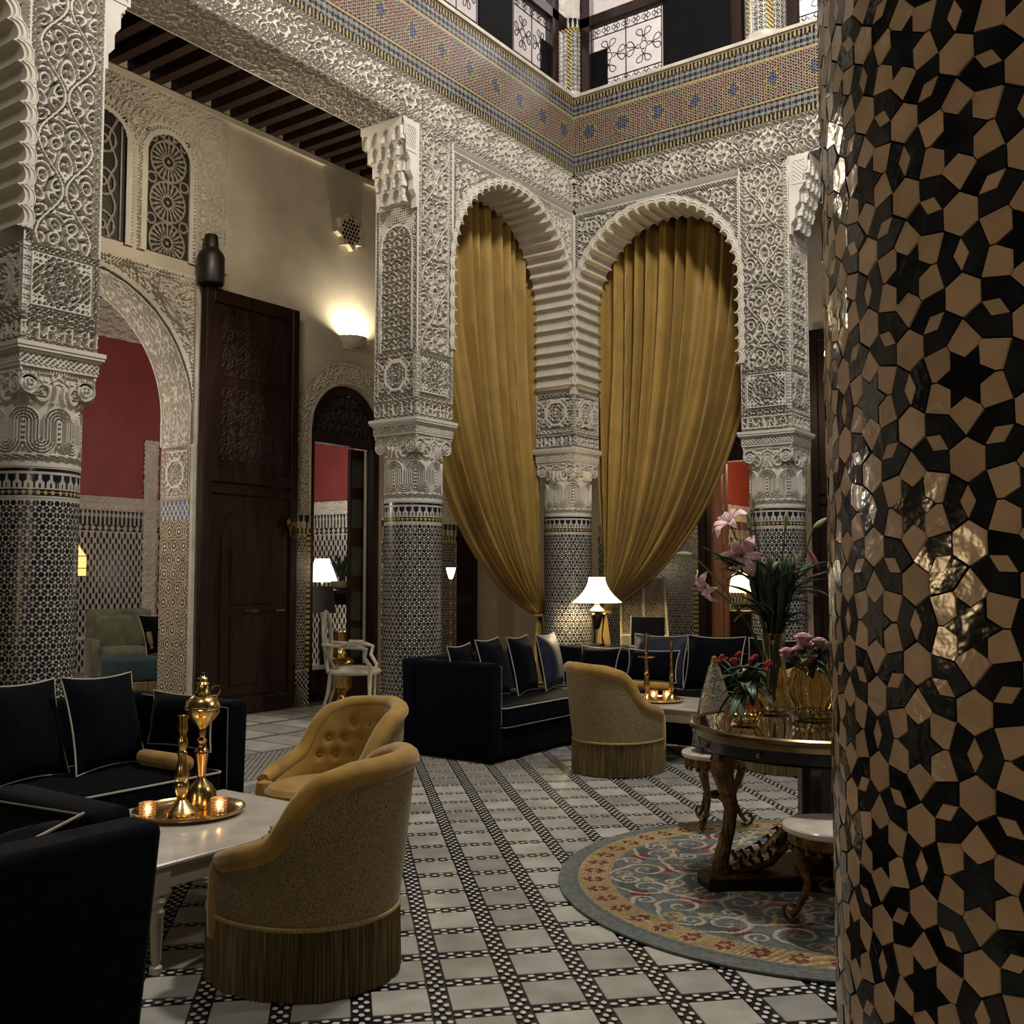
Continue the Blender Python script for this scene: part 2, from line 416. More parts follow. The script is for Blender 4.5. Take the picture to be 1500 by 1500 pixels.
# raised gallery floor with its marble kerb
gf=struct(MB().box(-3.4,.13,-9.2,-2.95,-.25,.05).box(-3.4,.0,-2.95,.0,-.25,.05).box(-3.4,9,.0,3.4,-.25,.05).build('floor_gallery',mat('grey mosaic floor',(.13,.12,.11),.4,var=.2,scale=20),smooth=False))
k=MB(); y=-9.2
while y<-2.95:
    k.bbox(.13,.21,y+.004,min(y+.9,-2.95),-.01,.052,.006); y+=.9
k.build('kerb_stone',mat('marble kerb',(.42,.40,.36),.35),gf,False)
for i in range(22):   # cross stripes of pale slabs in the gallery floor
    yy=-9+.38*i
    for xx,wd in ((-2.6,.55),(-1.95,.55),(-1.3,.55)):
        if yy<-.9: MB().bbox(xx,xx+wd,yy,yy+.33,.04,.054,.003).build('pale_slab',MARBLE,gf,False)
pv=[];pf=[]
for i in range(190):
    for j in range(17):
        x=-.68+.05*j+(i%2)*.025; y=-8.0+.0285*i
        if x<.11 and (x<-.03 or y<-3): q=len(pv); pv+=[(x-.02,y,.0515),(x,y-.012,.0515),(x+.02,y,.0515),(x,y+.012,.0515)]; pf.append((q,q+1,q+2,q+3))
me=bpy.data.meshes.new('mosaic_border'); me.from_pydata(pv,[],pf); me.materials.append(WHITEM); me.update()
stuff(link(bpy.data.objects.new('mosaic_border',me),gf))

# ================================================================ ARCADES
ZA=2.91; ZF=5.57; ZZ=5.97; ZT=6.82; TH=.5; INS=.065
YL0,YL1,YM0,YM1=-6.25,-5.74,-2.64,-2.13        # left pier, middle pier on wall A (x=0)
XR0,XR1=1.93,2.45                              # right pier on wall B (y=0)
YE=-9.0; XE=8.6
TA=frame((0,0,0),(0,1,0),(0,0,1),(1,0,0))       # wall A front: u=y
TB=frame((0,0,0),(1,0,0),(0,0,1),(0,-1,0))      # wall B front: u=x

def archparams(c,hw,zs,z0=3.60):
    return dict(c=c,hw=hw,zs=zs,z0=z0)
ARA=archparams((YM1)/2,-YM1/2,4.40); ARB=archparams(XR0/2,XR0/2,4.47)
ARL=archparams(YL0-1.065,1.065,4.40)
def base(ar,s):
    leg=ar['zs']-ar['z0']; arc=PI*ar['hw']
    if s<leg: return (ar['c']-ar['hw'],ar['z0']+s),(-1,0)
    if s<leg+arc:
        t=PI-(s-leg)/ar['hw']; return (ar['c']+ar['hw']*math.cos(t),ar['zs']+ar['hw']*math.sin(t)),(math.cos(t),math.sin(t))
    return (ar['c']+ar['hw'],ar['zs']-(s-leg-arc)),(1,0)
def lobes(ar,L=.128,dep=.050,off=0,ns=8):
    tot=2*(ar['zs']-ar['z0'])+PI*ar['hw']; n=int(round(tot/L)); pts=[];out=[]
    for i in range(n*ns+1):
        s=tot*i/(n*ns); t=(i%ns)/ns; ins=dep*(1-math.sqrt(max(0,1-(2*t-1)**2)))
        if i%ns==0: ins=dep
        (u,v),(nu,nv)=base(ar,min(s,tot-1e-6)); pts.append((u-nu*(ins+.006)+nu*off,v-nv*(ins+.006)+nv*off)); out.append((u+nu*.05,v+nv*.05))
    return pts,out
def inarch(ar,m=0.):
    return lambda u,v: np.where(v<ar['zs'],np.abs(u-ar['c'])<ar['hw']+m,np.hypot(u-ar['c'],v-ar['zs'])<ar['hw']+m)
def arch_soffit(parent,ar,T):
    pts,out=lobes(ar); m=MB(); n=len(pts)
    def t3(p,h): q=T(np.array(p[0]),np.array(p[1]),np.array(h)); return tuple(float(x) for x in q)
    v=[t3(p,.012) for p in out]+[t3(p,.012) for p in pts]+[t3(p,-.02) for p in pts]+[t3(p,-TH) for p in pts]
    f=[]
    for i in range(n-1):
        for k in range(3): f.append((k*n+i,k*n+i+1,(k+1)*n+i+1,(k+1)*n+i))
    m.add(v,f); m.build('fluted_arch_soffit',mat('fluted plaster',(.50,.455,.37),.8,var=.06),parent,False)
    p2,_=lobes(ar,off=.030)
    MB().tube([t3(p,.014) for p in p2],.009,5).build('arch_edge_moulding',STUCCO,parent)
    p3,_=lobes(ar,off=.062,dep=.045)
    MB().tube([t3(p,.012) for p in p3],.006,5).build('arch_edge_moulding',STUCCO,parent)
def spandrel(parent,ar,T,u0,u1,du=.0085):
    ia=inarch(ar,.008)
    def f(u,v):
        e=np.minimum(np.minimum(u-u0,u1-u),5.50-v); r=np.where(v<ar['zs'],np.abs(u-ar['c']),np.hypot(u-ar['c'],v-ar['zs']))-ar['hw']
        h=arab(u-ar['c'],v,.30,.26,11,1.5,.55)
        h=np.where(r<.085,0.,h); h=np.where(r<.05,1.,h)
        tw=np.clip(np.cos(2*PI*(u+v)/.03)*2+.5,0,1)
        return np.where(e<.012,1.,np.where(e<.045,tw,np.where(e<.058,0.,h)))
    return relief(parent,'carved_spandrel',T,u0,u1,3.60,5.50,du,f,.024,lambda u,v:~ia(u,v))
def cutbox(mb,ar,T,u0,u1,v1):
    # solid wall over an arch: columns of prisms following the opening
    n=40
    for i in range(n):
        a=u0+(u1-u0)*i/n; b=u0+(u1-u0)*(i+1)/n; m=abs((a+b)/2-ar['c'])
        e=min(abs(a-ar['c']),abs(b-ar['c']))
        zz=ar['zs']+math.sqrt(max(0,(ar['hw']+.01)**2-e*e)) if e<ar['hw'] else ar['z0']
        P=[T(np.array(x),np.array(z),np.array(h)) for h in (-INS,-TH+.02) for x,z in ((a,zz),(b,zz),(b,v1),(a,v1))]
        mb.add([tuple(map(float,p)) for p in P],[(0,1,2,3),(7,6,5,4),(0,4,5,1),(2,6,7,3)])

# ---- wall A
coreA=MB(); coreA.box(-TH,-INS,YE,0,ZF+.02,ZT)
cutbox(coreA,ARA,TA,YM1,0,5.6); cutbox(coreA,ARL,TA,YL0-2.13,YL0,5.6)
wallA=struct(coreA.build('wall_left',STUCCO,smooth=False))
coreB=MB(); coreB.box(-TH,XE,INS,TH,ZF+.02,ZT); cutbox(coreB,ARB,TB,0,XR0,5.6)
wallB=struct(coreB.build('wall_back',STUCCO,smooth=False))
def arch_backfill(parent,ar,T): pass
for W,T,ar,u0,u1 in ((wallA,TA,ARA,YM1,0.),(wallB,TB,ARB,0.,XR0)):
    arch_soffit(W,ar,T); spandrel(W,ar,T,u0,u1)
arch_soffit(wallA,ARL,TA); spandrel(wallA,ARL,TA,YL0-2.13,YL0,.012)
# recessed cove under the frieze above each arch
for W,T,u0,u1 in ((wallA,TA,YM1,0.),(wallB,TB,0.,XR0)):
    relief(W,'plain_cove',T,u0,u1,5.495,ZF+.005,.02,lambda u,v:np.clip((v-5.50)/.07,0,1),.03)
# friezes
def friezef(seed):
    def f(u,v):
        h=arab(u,v-ZF-.06,.50,.30,seed,2.1,.52)
        t=(v-ZF)/(ZZ-ZF)
        return np.where(v<ZF+.055,chain(u,np.clip((v-ZF)/.055,0,1),.085),np.where(v<ZF+.064,0.,np.where(v>ZZ-.04,chain(u,np.clip((v-ZZ+.04)/.04,0,1),.07),np.where(v>ZZ-.048,0.,h))))
    return f
relief(wallA,'carved_frieze',TA,-5.4,0,ZF,ZZ,.0085,friezef(21),.024)
relief(wallA,'carved_frieze',TA,YE,-5.4,ZF,ZZ,.02,friezef(21),.024)
relief(wallB,'carved_frieze',TB,0,5.2,ZF,ZZ,.0085,friezef(21),.024)
relief(wallB,'carved_frieze',TB,5.2,XE,ZF,ZZ,.02,friezef(21),.024)
# soffit of the wide bay lintel, with rosettes
def soff(u,v):
    e=np.minimum(v+TH,-v); w_=.5; x=(fr(u/w_)-.5)*w_; y=v+TH/2
    r=np.hypot(x,y*.9)
    return np.where(e<.02,1.,np.where(r<.12,rosette(x,y*.9,.12),arab(u,v,.25,.25,9,1.8,.6)))
TS=frame((0,0,ZF),(0,1,0),(1,0,0),(0,0,-1))
relief(wallA,'carved_soffit_panel',TS,YL1,YM0-.20,-TH,0,.011,soff,.016)
TS2=frame((0,0,ZF),(1,0,0),(0,1,0),(0,0,-1))
relief(wallB,'carved_soffit_panel',TS2,XR1+.20,5.6,0,TH,.016,lambda u,v:soff(u,v-TH),.016)
# coloured tile band
ZM=[mat('tan band tile',(.19,.155,.11),.4,var=.2,scale=30),BLACKT,mat('mustard band tile',(.28,.205,.07),.4,var=.2,scale=30),mat('navy band tile',(.03,.05,.15),.4),mat('sage band tile',(.16,.19,.12),.4),mat('rose band tile',(.25,.14,.10),.4),mat('slate band tile',(.10,.105,.11),.4)]
def zband(u,v):
    t=v-ZZ; H=ZT-ZZ; out=np.zeros(u.shape,int)
    # field
    p=.052; q=.045
    row=np.floor(t/q); a=fr(u/p+.5*(row%2))-.5; b=fr(t/q)-.5
    cu=(np.floor(u/p+.5*(row%2))+.5-.5*(row%2))*p; cvv=(row+.5)*q
    mp=.42; mx=(fr(cu/mp)-.5)*mp; my=cvv-H/2; mr=np.hypot(mx,my)
    mr2=np.hypot((fr(cu/mp+.5)-.5)*mp,np.abs(my)-.2)
    cc=np.where(mr<.06,3,np.where(mr<.115,2,np.where(mr2<.07,4,5)))
    rr=np.hypot(a*p,b*q)
    vx=np.minimum(np.hypot(a*p,(np.abs(b)-.667)*q),np.hypot((np.abs(a)-.5)*p,(np.abs(b)-.333)*q))
    fld=np.where(rr<.0095,1,np.where(rr<.0185,cc,np.where(vx<.0108,1,0)))
    # narrow rows
    p2=.062; a2=fr(u/p2)-.5
    def narrow(tt):
        b2=fr(tt/.062)-.5; k=np.floor(u/p2)+np.floor(tt/.062); hh=np.mod(k*7+np.floor(u/.37)*3,5)
        c=np.where(hh==0,4,np.where(hh==1,5,np.where(hh==2,0,0)))
        o=np.where(np.maximum(np.abs(a2),np.abs(b2))<.22,c,np.where((np.abs(a2)>.27)&(np.abs(b2)>.20),1,np.where((np.abs(a2)<.12)&(np.abs(b2)>.32),1,6)))
        return o
    def merl(tt,h): return np.where(np.abs(fr(u/.042)-.5)<.24-.16*np.abs(tt/h-.5),2,1)
    rope=lambda tt,h: np.where(np.abs(tt/h-.5)>.38,1,np.where(fr(u/.05+tt/h*.6)<.8,2,0))
    out=np.where(t<.065,merl(t,.065),np.where(t<.19,narrow(t-.065),np.where(t<.225,rope(t-.19,.035),
        np.where(t<H-.235,fld,np.where(t<H-.20,rope(t-H+.235,.035),np.where(t<H-.075,narrow(t-H+.20),np.where(t<H-.012,merl(t-H+.075,.063),0)))))))
    return out
raster(wallA,'zellige_tile_band',TA,-5.0,0,ZZ,ZT,.0075,zband,ZM,.004)
raster(wallA,'zellige_tile_band',TA,YE,-5.0,ZZ,ZT,.015,zband,ZM,.004)
raster(wallB,'zellige_tile_band',TB,0,5.2,ZZ,ZT,.0075,zband,ZM,.004)
raster(wallB,'zellige_tile_band',TB,5.2,XE,ZZ,ZT,.015,zband,ZM,.004)
c=MB().box(-TH,.03,YE,0,ZT,ZT+.035); c.build('coping',mat('pale coping',(.45,.40,.33),.6),wallA,False)
c=MB().box(-TH,XE,-.03,TH,ZT,ZT+.035); c.build('coping',mat('pale coping',(.45,.40,.33),.6),wallB,False)

# ================================================================ COLUMNS
RS=.265; SZ=2*PI*RS/20
def cell_polys(s,ro=.235,ri=.135,hr=.165,w=.066,g=.008,ca=.285):
    """dark star + chevrons, pale hexes, kites, rhombi of one lattice cell, unit coords scaled by s"""
    star=[]
    for k in range(12):
        r=(ro if k%2==0 else ri)-g*.5; a=k*PI/6; star.append((r*math.cos(a),r*math.sin(a)))
    def rot(p,a): c,q=math.cos(a),math.sin(a); return [(x*c-y*q,x*q+y*c) for x,y in p]
    hv=(.5-hr*.866,.2887-hr*.5); hd=(.5,.2887-hr)
    chev=[(ca,0),(hv[0],-hv[1]),(hd[0],-hd[1]),(.5-w,0),hd,hv]
    def shrink(p,g):
        cx=sum(x for x,_ in p)/len(p); cy=sum(y for _,y in p)/len(p); R=max(math.hypot(x-cx,y-cy) for x,y in p); k=1-g/R
        return [(cx+(x-cx)*k,cy+(y-cy)*k) for x,y in p]
    hexa=[(hr*math.cos(PI/6+k*PI/3),hr*math.sin(PI/6+k*PI/3)) for k in range(6)]
    kite=[(ri*math.cos(PI/6),ri*math.sin(PI/6)),(ro,0),(ca,0),hv,(ca*math.cos(PI/3),ca*math.sin(PI/3)),(ro*math.cos(PI/3),ro*math.sin(PI/3))]
    rh=[(.5-w,0),(.5,-hd[1]),(.5+w,0),(.5,hd[1])]
    S=lambda p:[(x*s,y*s) for x,y in p]
    return dict(star=S(star),chev=S(shrink(chev,g)),hexa=S(shrink(hexa,g)),kite=S(shrink(kite,g)),rh=S(shrink(rh,g)),rot=rot)
def wrap_tiles(z0,z1,R,s=SZ,h=.0015,skip=None):
    C=cell_polys(s,.255,.17,.150,.048,.004,.262); v=[];f=[]
    rows=int((z1-z0)/(s*.866)); 
    for j in range(rows+1):
        zc=z0+s*.433+j*s*.866
        for i in range(20):
            uc=(i+.5*(j%2))*s
            P=[C['star']]
            for k in range(6): P.append(C['rot'](C['chev'],k*PI/3))
            for q,p in enumerate(P):
                if skip and skip(uc,zc): continue
                zz=[zc+y for _,y in p]
                if min(zz)<z0-.001 or max(zz)>z1+.001: continue
                b=len(v)
                for x,y in p:
                    t=(uc+x)/R; v.append(((R+h)*math.cos(t),(R+h)*math.sin(t),zc+y))
                f.append(tuple(range(b,b+len(p))))
    return v,f
WT=wrap_tiles(.32,1.97,RS)
shaft_tiles=bpy.data.meshes.new('zellige_mosaic'); shaft_tiles.from_pydata(WT[0],[],WT[1]); shaft_tiles.materials.append(BLACKT); shaft_tiles.update()
def cyl_raster(name,z0,z1,R,fn,mats,nu=420,dz=.004):
    nv=int(round((z1-z0)/dz))+1; A,V=np.meshgrid(np.linspace(0,2*PI,nu+1),np.linspace(z0,z1,nv))
    ac=.5*(A[:-1,:-1]+A[1:,1:]); vc=.5*(V[:-1,:-1]+V[1:,1:])
    P=np.stack([R*np.cos(A),R*np.sin(A),V],-1); return npmesh(name,P,gridfaces(nu+1,nv),mats,fn(ac*R,vc).ravel())
def ringf(u,v):
    p=2*PI*RS/26; a=np.abs(fr(u/p)-.5); t=(v-2.035)/.085
    wdt=np.where(t<.42,.40,np.where(t<.62,.36-.5*(t-.42)/.2*.5,np.where(t<.88,.13,.08)))
    a2=np.abs(fr(u/p+.5)-.5); key=(a2>.44)&(t<.35)|((t>.06)&(t<.30)&(a2>.40))
    mer=np.where((a<wdt)&~((np.abs(a-.0)<.07)&(t<.32)),0,1)
    p2=2*PI*RS/40; b=np.abs(fr(u/p2)-.5); t2=(v-1.99)/.035
    yel=np.where((b<.2)&(t2>.15)&(t2<.85)|(np.abs(t2-.5)<.07),2,1)
    return np.where(v>2.155,0,np.where(v>2.135,1,np.where(v>2.12,0,np.where(v>2.035,mer,np.where(v>2.028,0,np.where(v>1.988,yel,0))))))
ring_me=cyl_raster('tile_ring_band',1.975,2.17,RS+.0015,ringf,[WHITET,BLACKT,YELT])
def cap_pat(u,v):
    n=8; p=2*PI*RS/n; x=(fr(u/p)-.5)*p; zb=2.33; zt=2.44; y=v
    ax=np.abs(x)
    d=np.where(y<zb,np.hypot(x,y-zb)-p/4,np.where(y>zt,p/4-np.hypot(p/2-ax,y-zt),ax-p/4))
    rib=np.clip(np.cos(2*PI*d/.019)*2+.7,0,1)*(np.abs(d)<p*.215)
    r=np.hypot(x,y-zb); ros=(r<.026)*(np.clip(np.cos(r*2*PI/.017)+np.cos(6*np.arctan2(y-zb,x)),0,1))
    ch=(np.hypot(p/2-ax,(fr((y)/.032)-.5)*.032)<.011)*(y>2.27)*(y<2.47)
    h=np.maximum(np.maximum(rib,ros),ch)
    lo=(v<2.245); sp=np.clip(np.cos(2*PI*(u/.07)+9*np.sin((v-2.21)*55))*2+.4,0,1)
    h=np.where(lo,np.where((v<2.19)|(v>2.232),1.,sp),h)
    leaf=np.clip(np.cos(2*PI*np.hypot(fr(u/p+0.)-.5,(v-2.62)*4)*5)*2+.5,0,1)
    return np.where(v>2.55,leaf,h)
def capital_mesh():
    nu,dz=300,.0065; z0,z1=2.165,2.66; nv=int((z1-z0)/dz)+1
    A,V=np.meshgrid(np.linspace(0,2*PI,nu+1),np.linspace(z0,z1,nv)); H=cap_pat(A*RS,V)
    Rb=RS+.004+.010*np.clip((V-2.5)/.15,0,1)**2
    R=Rb+(H-1)*.024; P=np.stack([R*np.cos(A),R*np.sin(A),V],-1)
    return npmesh('carved_capital',P,gridfaces(nu+1,nv),STUCCO)
cap_me=capital_mesh()
def volute_mesh():
    m=MB(); h=.245
    m.box(-h+.02,h-.02,-h+.02,h-.02,2.60,2.78)
    for sx in (-1,1):
        for sy in (-1,1):
            m.tube([(sx*(h-.055),sy*(h-.055)-.055*0,2.625+.0),(sx*(h-.055),sy*(h-.055),2.64)],.01,6)
    return m
def abacus_mesh():
    m=MB()
    for z0,z1,e in ((2.765,2.785,.256),(2.785,2.85,.240),(2.848,2.866,.270),(2.866,2.885,.286),(2.885,2.912,.292)):
        m.box(-e,e,-e,e,z0,z1)
    return m.mesh('abacus',STUCCO,False)
ab_me=abacus_mesh()
def abl_mesh():
    nu,nv=88,12; U,V=np.meshgrid(np.linspace(-.262,.262,nu),np.linspace(2.783,2.85,nv)); H=(lattice(U,V,.035)*1.-1)*.02; F=gridfaces(nu,nv); Ps=[];Fs=[];n=0
    for k in range(4):
        c,s=round(math.cos(k*PI/2)),round(math.sin(k*PI/2)); d=.262+H; Ps.append(np.stack([d*c-U*s,d*s+U*c,V],-1).reshape(-1,3)); Fs.append(F+n); n+=U.size
    return npmesh('lattice_band',np.concatenate(Ps),np.concatenate(Fs),STUCCO)
abl_me=abl_mesh()
def volface(u,v):
    t=v-2.60; r1=np.hypot(np.abs(u)-.185,v-2.665)
    vol=np.clip(np.cos(2*PI*r1/.030)*2+.6,0,1)*(r1<.062); lat=lattice(u,v,.014)*(r1<.02)
    mid=arab(u,v,.17,.14,15,1.2,.55); top=np.clip(np.cos(2*PI*u/.018)*2+.4,0,1)
    return np.where(v>2.735,top,np.where(r1<.064,np.maximum(vol,lat),np.where(np.abs(u)>.2,0.5,mid)))
def volmask(u,v): return (np.hypot(np.maximum(np.abs(u)-.185,0),np.minimum(v-2.665,0))<.064)&(v>2.60)
def vol_mesh():
    nu,nv=86,30; U,V=np.meshgrid(np.linspace(-.25,.25,nu),np.linspace(2.6,2.77,nv)); H=(np.clip(volface(U,V),0,1)-1)*.022
    uc=.5*(U[:-1,:-1]+U[1:,1:]); vc=.5*(V[:-1,:-1]+V[1:,1:]); F=gridfaces(nu,nv)[volmask(uc,vc).ravel()]
    Ps=[];Fs=[];n=0
    for k in range(4):
        c,s=round(math.cos(k*PI/2)),round(math.sin(k*PI/2)); d=.25+H
        X=d*c-U*s; Y=d*s+U*c; Ps.append(np.stack([X,Y,V],-1).reshape(-1,3)); Fs.append(F+n); n+=U.size
    return npmesh('scroll_bracket',np.concatenate(Ps),np.concatenate(Fs),STUCCO)
vol_me=vol_mesh()
volcore=MB()
for sx in (-1,1):
    for sy in (-1,1):
        volcore.lathe([(.0,-.235),(.058,-.235),(.058,.235),(0,.235)],14,(0,0,0)); 
# simple rounded bolsters along x on each side
vc=MB()
for k in range(4):
    a=k*PI/2
    for e in (-.185,.185):
        pass
vc.box(-.236,.236,-.236,.236,2.66,2.77)
for e in (-.185,.185):
    q=len(vc.v); vc.lathe([(.058,-.236),(.058,.236)],14); vc.xf(Matrix.Translation((e,0,2.663))@Matrix.Rotation(PI/2,4,'X'),q)
    q=len(vc.v); vc.lathe([(.058,-.236),(.058,.236)],14); vc.xf(Matrix.Translation((0,e,2.663))@Matrix.Rotation(PI/2,4,'Y'),q)
vc_me=vc.mesh('capital_block',STUCCO,True,30)
shaft_me=MB().lathe([(RS+.03,0),(RS+.03,.28),(RS,.30),(RS,2.2)],64).mesh('shaft',WHITET)
basetile=cyl_raster('base_tile_band',.0,.28,RS+.032,lambda u,v:np.where((fr(u/.045)<.5)^(fr(v/.045)<.5),0,1),[WHITET,BLACKT],200,.0225)

def lattice_panel(u0,u1,v0,v1): return lambda u,v: np.where(np.minimum(np.minimum(u-u0,u1-u),np.minimum(v-v0,v1-v))<.02,1.,lattice(u,v,.04)*1.)
def column(x0,y0,z0,label,faces,du,top=ZF,tall=True):
    """square pier on a round tiled column; x0,y0 = centre; faces: list of (frame, width, kind)"""
    r=empty('column',(x0,y0,z0),0,label,'column')
    def ch(name,me,kind=None):
        o=link(bpy.data.objects.new(name,me),r)
        if kind: o['kind']=kind
        return o
    s=ch('shaft',shaft_me); t=ch('zellige_mosaic',shaft_tiles,'stuff'); t.parent=s
    b=ch('tile_ring_band',ring_me,'stuff'); b.parent=s; b=ch('base_tile_band',basetile,'stuff'); b.parent=s
    c=ch('carved_capital',cap_me); 
    ch('capital_block',vc_me); ch('scroll_bracket',vol_me); ab=ch('abacus',ab_me); ch('lattice_band',abl_me).parent=ab
    h=.255-INS; zt=top-z0
    MB().box(-h,h,-h,h,2.9,zt).build('pier_core',STUCCO,r,False)
    for n,kind in faces:
        d={'+x':((.255,0,0),(0,1,0),(1,0,0)),'-y':((0,-.255,0),(1,0,0),(0,-1,0)),'-x':((-.255,0,0),(0,1,0),(-1,0,0)),'+y':((0,.255,0),(1,0,0),(0,1,0))}[n]
        T=frame(d[0],d[1],(0,0,1),d[2]); a,b_=-.255,.255
        def kf(u,v): return np.where((v<2.945)|(v>3.055),chain(u,np.clip(np.where(v<3,(v-2.91)/.035,(v-3.055)/.035),0,1),.07),kufic(u,v,2.945,3.055))
        relief(r,'inscription_band',T,a,b_,2.91,3.09,du,kf,.018)
        rp=rosette_panel(a,b_,3.09,3.53) if kind!='octa' else octa_panel(a,b_,3.09,3.53)
        relief(r,'rosette_panel',T,a,b_,3.09,3.53,du,rp,.022)
        if kind=='front':
            relief(r,'carved_shaft_panel',T,a,b_,3.53,zt,du,vpanel(a,b_,.055,q=.60,seed=21),.024)
        elif kind=='side':
            def pm(u,v):
                e=np.minimum(u-a,b_-u); rr=np.where(v>4.42,np.hypot(u,v-4.42),np.abs(u)); 
                sb=chain(v,np.clip((e-.01)/.035,0,1),.06)
                inner=np.where(rr<.175,scales(u,v,.115,.105),np.where(rr<.195,1.,lattice(u,v,.022)*1.))
                return np.where(e<.01,1.,np.where(e<.045,sb,inner))
            relief(r,'palmette_panel',T,a,b_,3.53,4.75,du,pm,.022)
            relief(r,'carved_shaft_panel',T,a,b_,4.75,zt,du*1.5,lambda u,v:arab(u,v,.2,.2,8),.02)
    return r
def corbel(parent,T):
    """muqarnas corbel: T(u across depth 0..TH, v height, h projection); stacked tiers of pointed niches"""
    zb=4.86; zt=5.50; n=5; rh=(zt-zb)/n
    def prof(u,v):
        t=(v-zb)/rh; j=np.clip(np.floor(t),0,n-1); b=t-j; cells=np.where(np.mod(j,2)==0,4.,5.)
        P=.045+.036*(j+1); U=u/TH
        a=np.abs(fr(U*cells)-.5)*2
        arch=(a<.78*np.sqrt(np.clip(1-(b/.92)**2,0,1)))
        rec=np.where(arch,.034*np.sqrt(np.clip(1-(a/.8)**2,0,1)),0.)
        foot_=(b<.22)*(a<.5)*0
        side=np.clip((np.abs(U-.5)-(.30+.045*j))/.02,0,1)
        H=P-rec-.012*(1-b)*(a>.78); H=np.where(side>0,H*(1-side),H)
        return np.where(v>zt,.215,np.where((v-zb<.0)|(U<.0)|(U>1.),0.,H))
    def f(u,v): return prof(u,v)/.215
    relief(parent,'muqarnas_corbel',lambda U,V,H:T(U,V,H),.0,TH,zb-.01,ZF,.0085,f,.215,mt=STUCCO,proud=.215)
cL=column(-.255,(YL0+YL1)/2,0,'tiled column with carved pier beside the navy sofa and brass ewer',[('+x','front'),('-y','octa')],.0062)
cM=column(-.255,(YM0+YM1)/2,0,'tiled column with carved pier between beige wall and ochre curtain',[('+x','front'),('-y','octa')],.0078)
cC=column(-.255,.255,0,'tiled corner column standing between the two ochre curtains',[('+x','octa'),('-y','octa')],.0085)
cR=column((XR0+XR1)/2,.255,0,'tiled column with carved pier behind the lily bouquet',[('-y','front'),('+x','octa')],.0082)
# the -y faces of the two wall-A piers carry palmettes and a corbel, the +x face of the right pier too
def sideface(colm,n,du):
    d={'-y':((0,-.255,0),(1,0,0),(0,-1,0)),'+x':((.255,0,0),(0,1,0),(1,0,0)),'+y':((0,.255,0),(1,0,0),(0,1,0))}[n]; T=frame(d[0],d[1],(0,0,1),d[2]); a,b_=-.255,.255
    def pm(u,v):
        e=np.minimum(u-a,b_-u); rr=np.where(v>4.50,np.hypot(u,v-4.50),np.abs(u)); sb=chain(v,np.clip((e-.01)/.035,0,1),.06)
        inner=np.where(rr<.175,scales(u,v,.115,.105),np.where(rr<.195,1.,lattice(u,v,.022)*1.))
        return np.where(e<.01,1.,np.where(e<.045,sb,inner))
    relief(colm,'palmette_panel',T,a,b_,3.53,5.55,du,pm,.022)
    corbel(colm,frame((d[0][0]-d[1][0]*.25,d[0][1]-d[1][1]*.25,0),d[1],(0,0,1),d[2]))
sideface(cM,'-y',.0075); sideface(cR,'+x',.009); sideface(cL,'+y',.012)
for cc in (cC,):
    # blank upper corner post with the moulding between the two arches
    MB().box(.195,.262,-.262,-.195,3.5,5.5).build('corner_moulding',STUCCO,cc,False)
    for T in (frame((.255,0,0),(0,1,0),(0,0,1),(1,0,0)),frame((0,-.255,0),(1,0,0),(0,0,1),(0,-1,0))):
        relief(cc,'impost_cove',T,-.255,.255,3.53,3.61,.02,lambda u,v:np.clip((v-3.53)/.07,0,1),.02,proud=.012)
# lobed brackets where the lintel meets the front of the piers
def bracket(parent,T,u,sgn):
    pts=[(u,5.57),(u,4.80)]
    n=9
    for k in range(n+1):
        t=k/n; uu=u+sgn*(.02+.19*t); zz=4.80+.70*t; b=.022*abs(math.sin(PI*t*4.5)); pts.append((uu-sgn*b,zz+b))
    pts.append((u+sgn*.21,5.57))
    if sgn>0: pts=pts[::-1]
    def t3(x,y,z): return tuple(float(q) for q in T(np.array(x),np.array(y),np.array(z)))
    MB().prism(pts,-.06,.0,t3).build('lobed_bracket',STUCCO,parent,False)
    relief(parent,'lattice_panel',T,min(u+sgn*.03,u+sgn*.17),max(u+sgn*.03,u+sgn*.17),5.28,5.53,.01,lattice_panel(min(u+sgn*.03,u+sgn*.17),max(u+sgn*.03,u+sgn*.17),5.28,5.53),.015,proud=.006)
bracket(wallA,TA,YM0,-1); bracket(wallA,TA,YL1,1); bracket(wallB,TB,XR1,1)
# ================================================================ GALLERY WALLS AND ROOMS
def t3f(T): return lambda u,v,h: tuple(float(q) for q in T(np.array(float(u)),np.array(float(v)),np.array(float(h))))
def holed_wall(T,u0,u1,v0,v1,ops,th,n=28):
    """solid wall with openings (ua,ub,zspring or flat top, arched)"""
    m=MB(); t=t3f(T)
    def slab(a,b,z0,z1,za=None,zb=None):
        za=z0 if za is None else za; zb=z0 if zb is None else zb
        V=[t(*p) for h in (0,-th) for p in ((a,za,h),(b,zb,h),(b,z1,h),(a,z1,h))]
        m.add(V,[(0,1,2,3),(7,6,5,4),(0,4,5,1),(1,5,6,2),(2,6,7,3),(3,7,4,0)])
    x=u0
    for ua,ub,zs,ar in sorted(ops):
        slab(x,ua,v0,v1)
        if ar:
            c=(ua+ub)/2; R=(ub-ua)/2
            for i in range(n):
                a=ua+(ub-ua)*i/n; b=ua+(ub-ua)*(i+1)/n
                f=lambda q: zs+ar*math.sqrt(max(0,1-((q-c)/R)**2))
                slab(a,b,0,v1,f(a),f(b))
        else: slab(ua,ub,zs,v1)
        x=ub
    slab(x,u1,v0,v1); return m
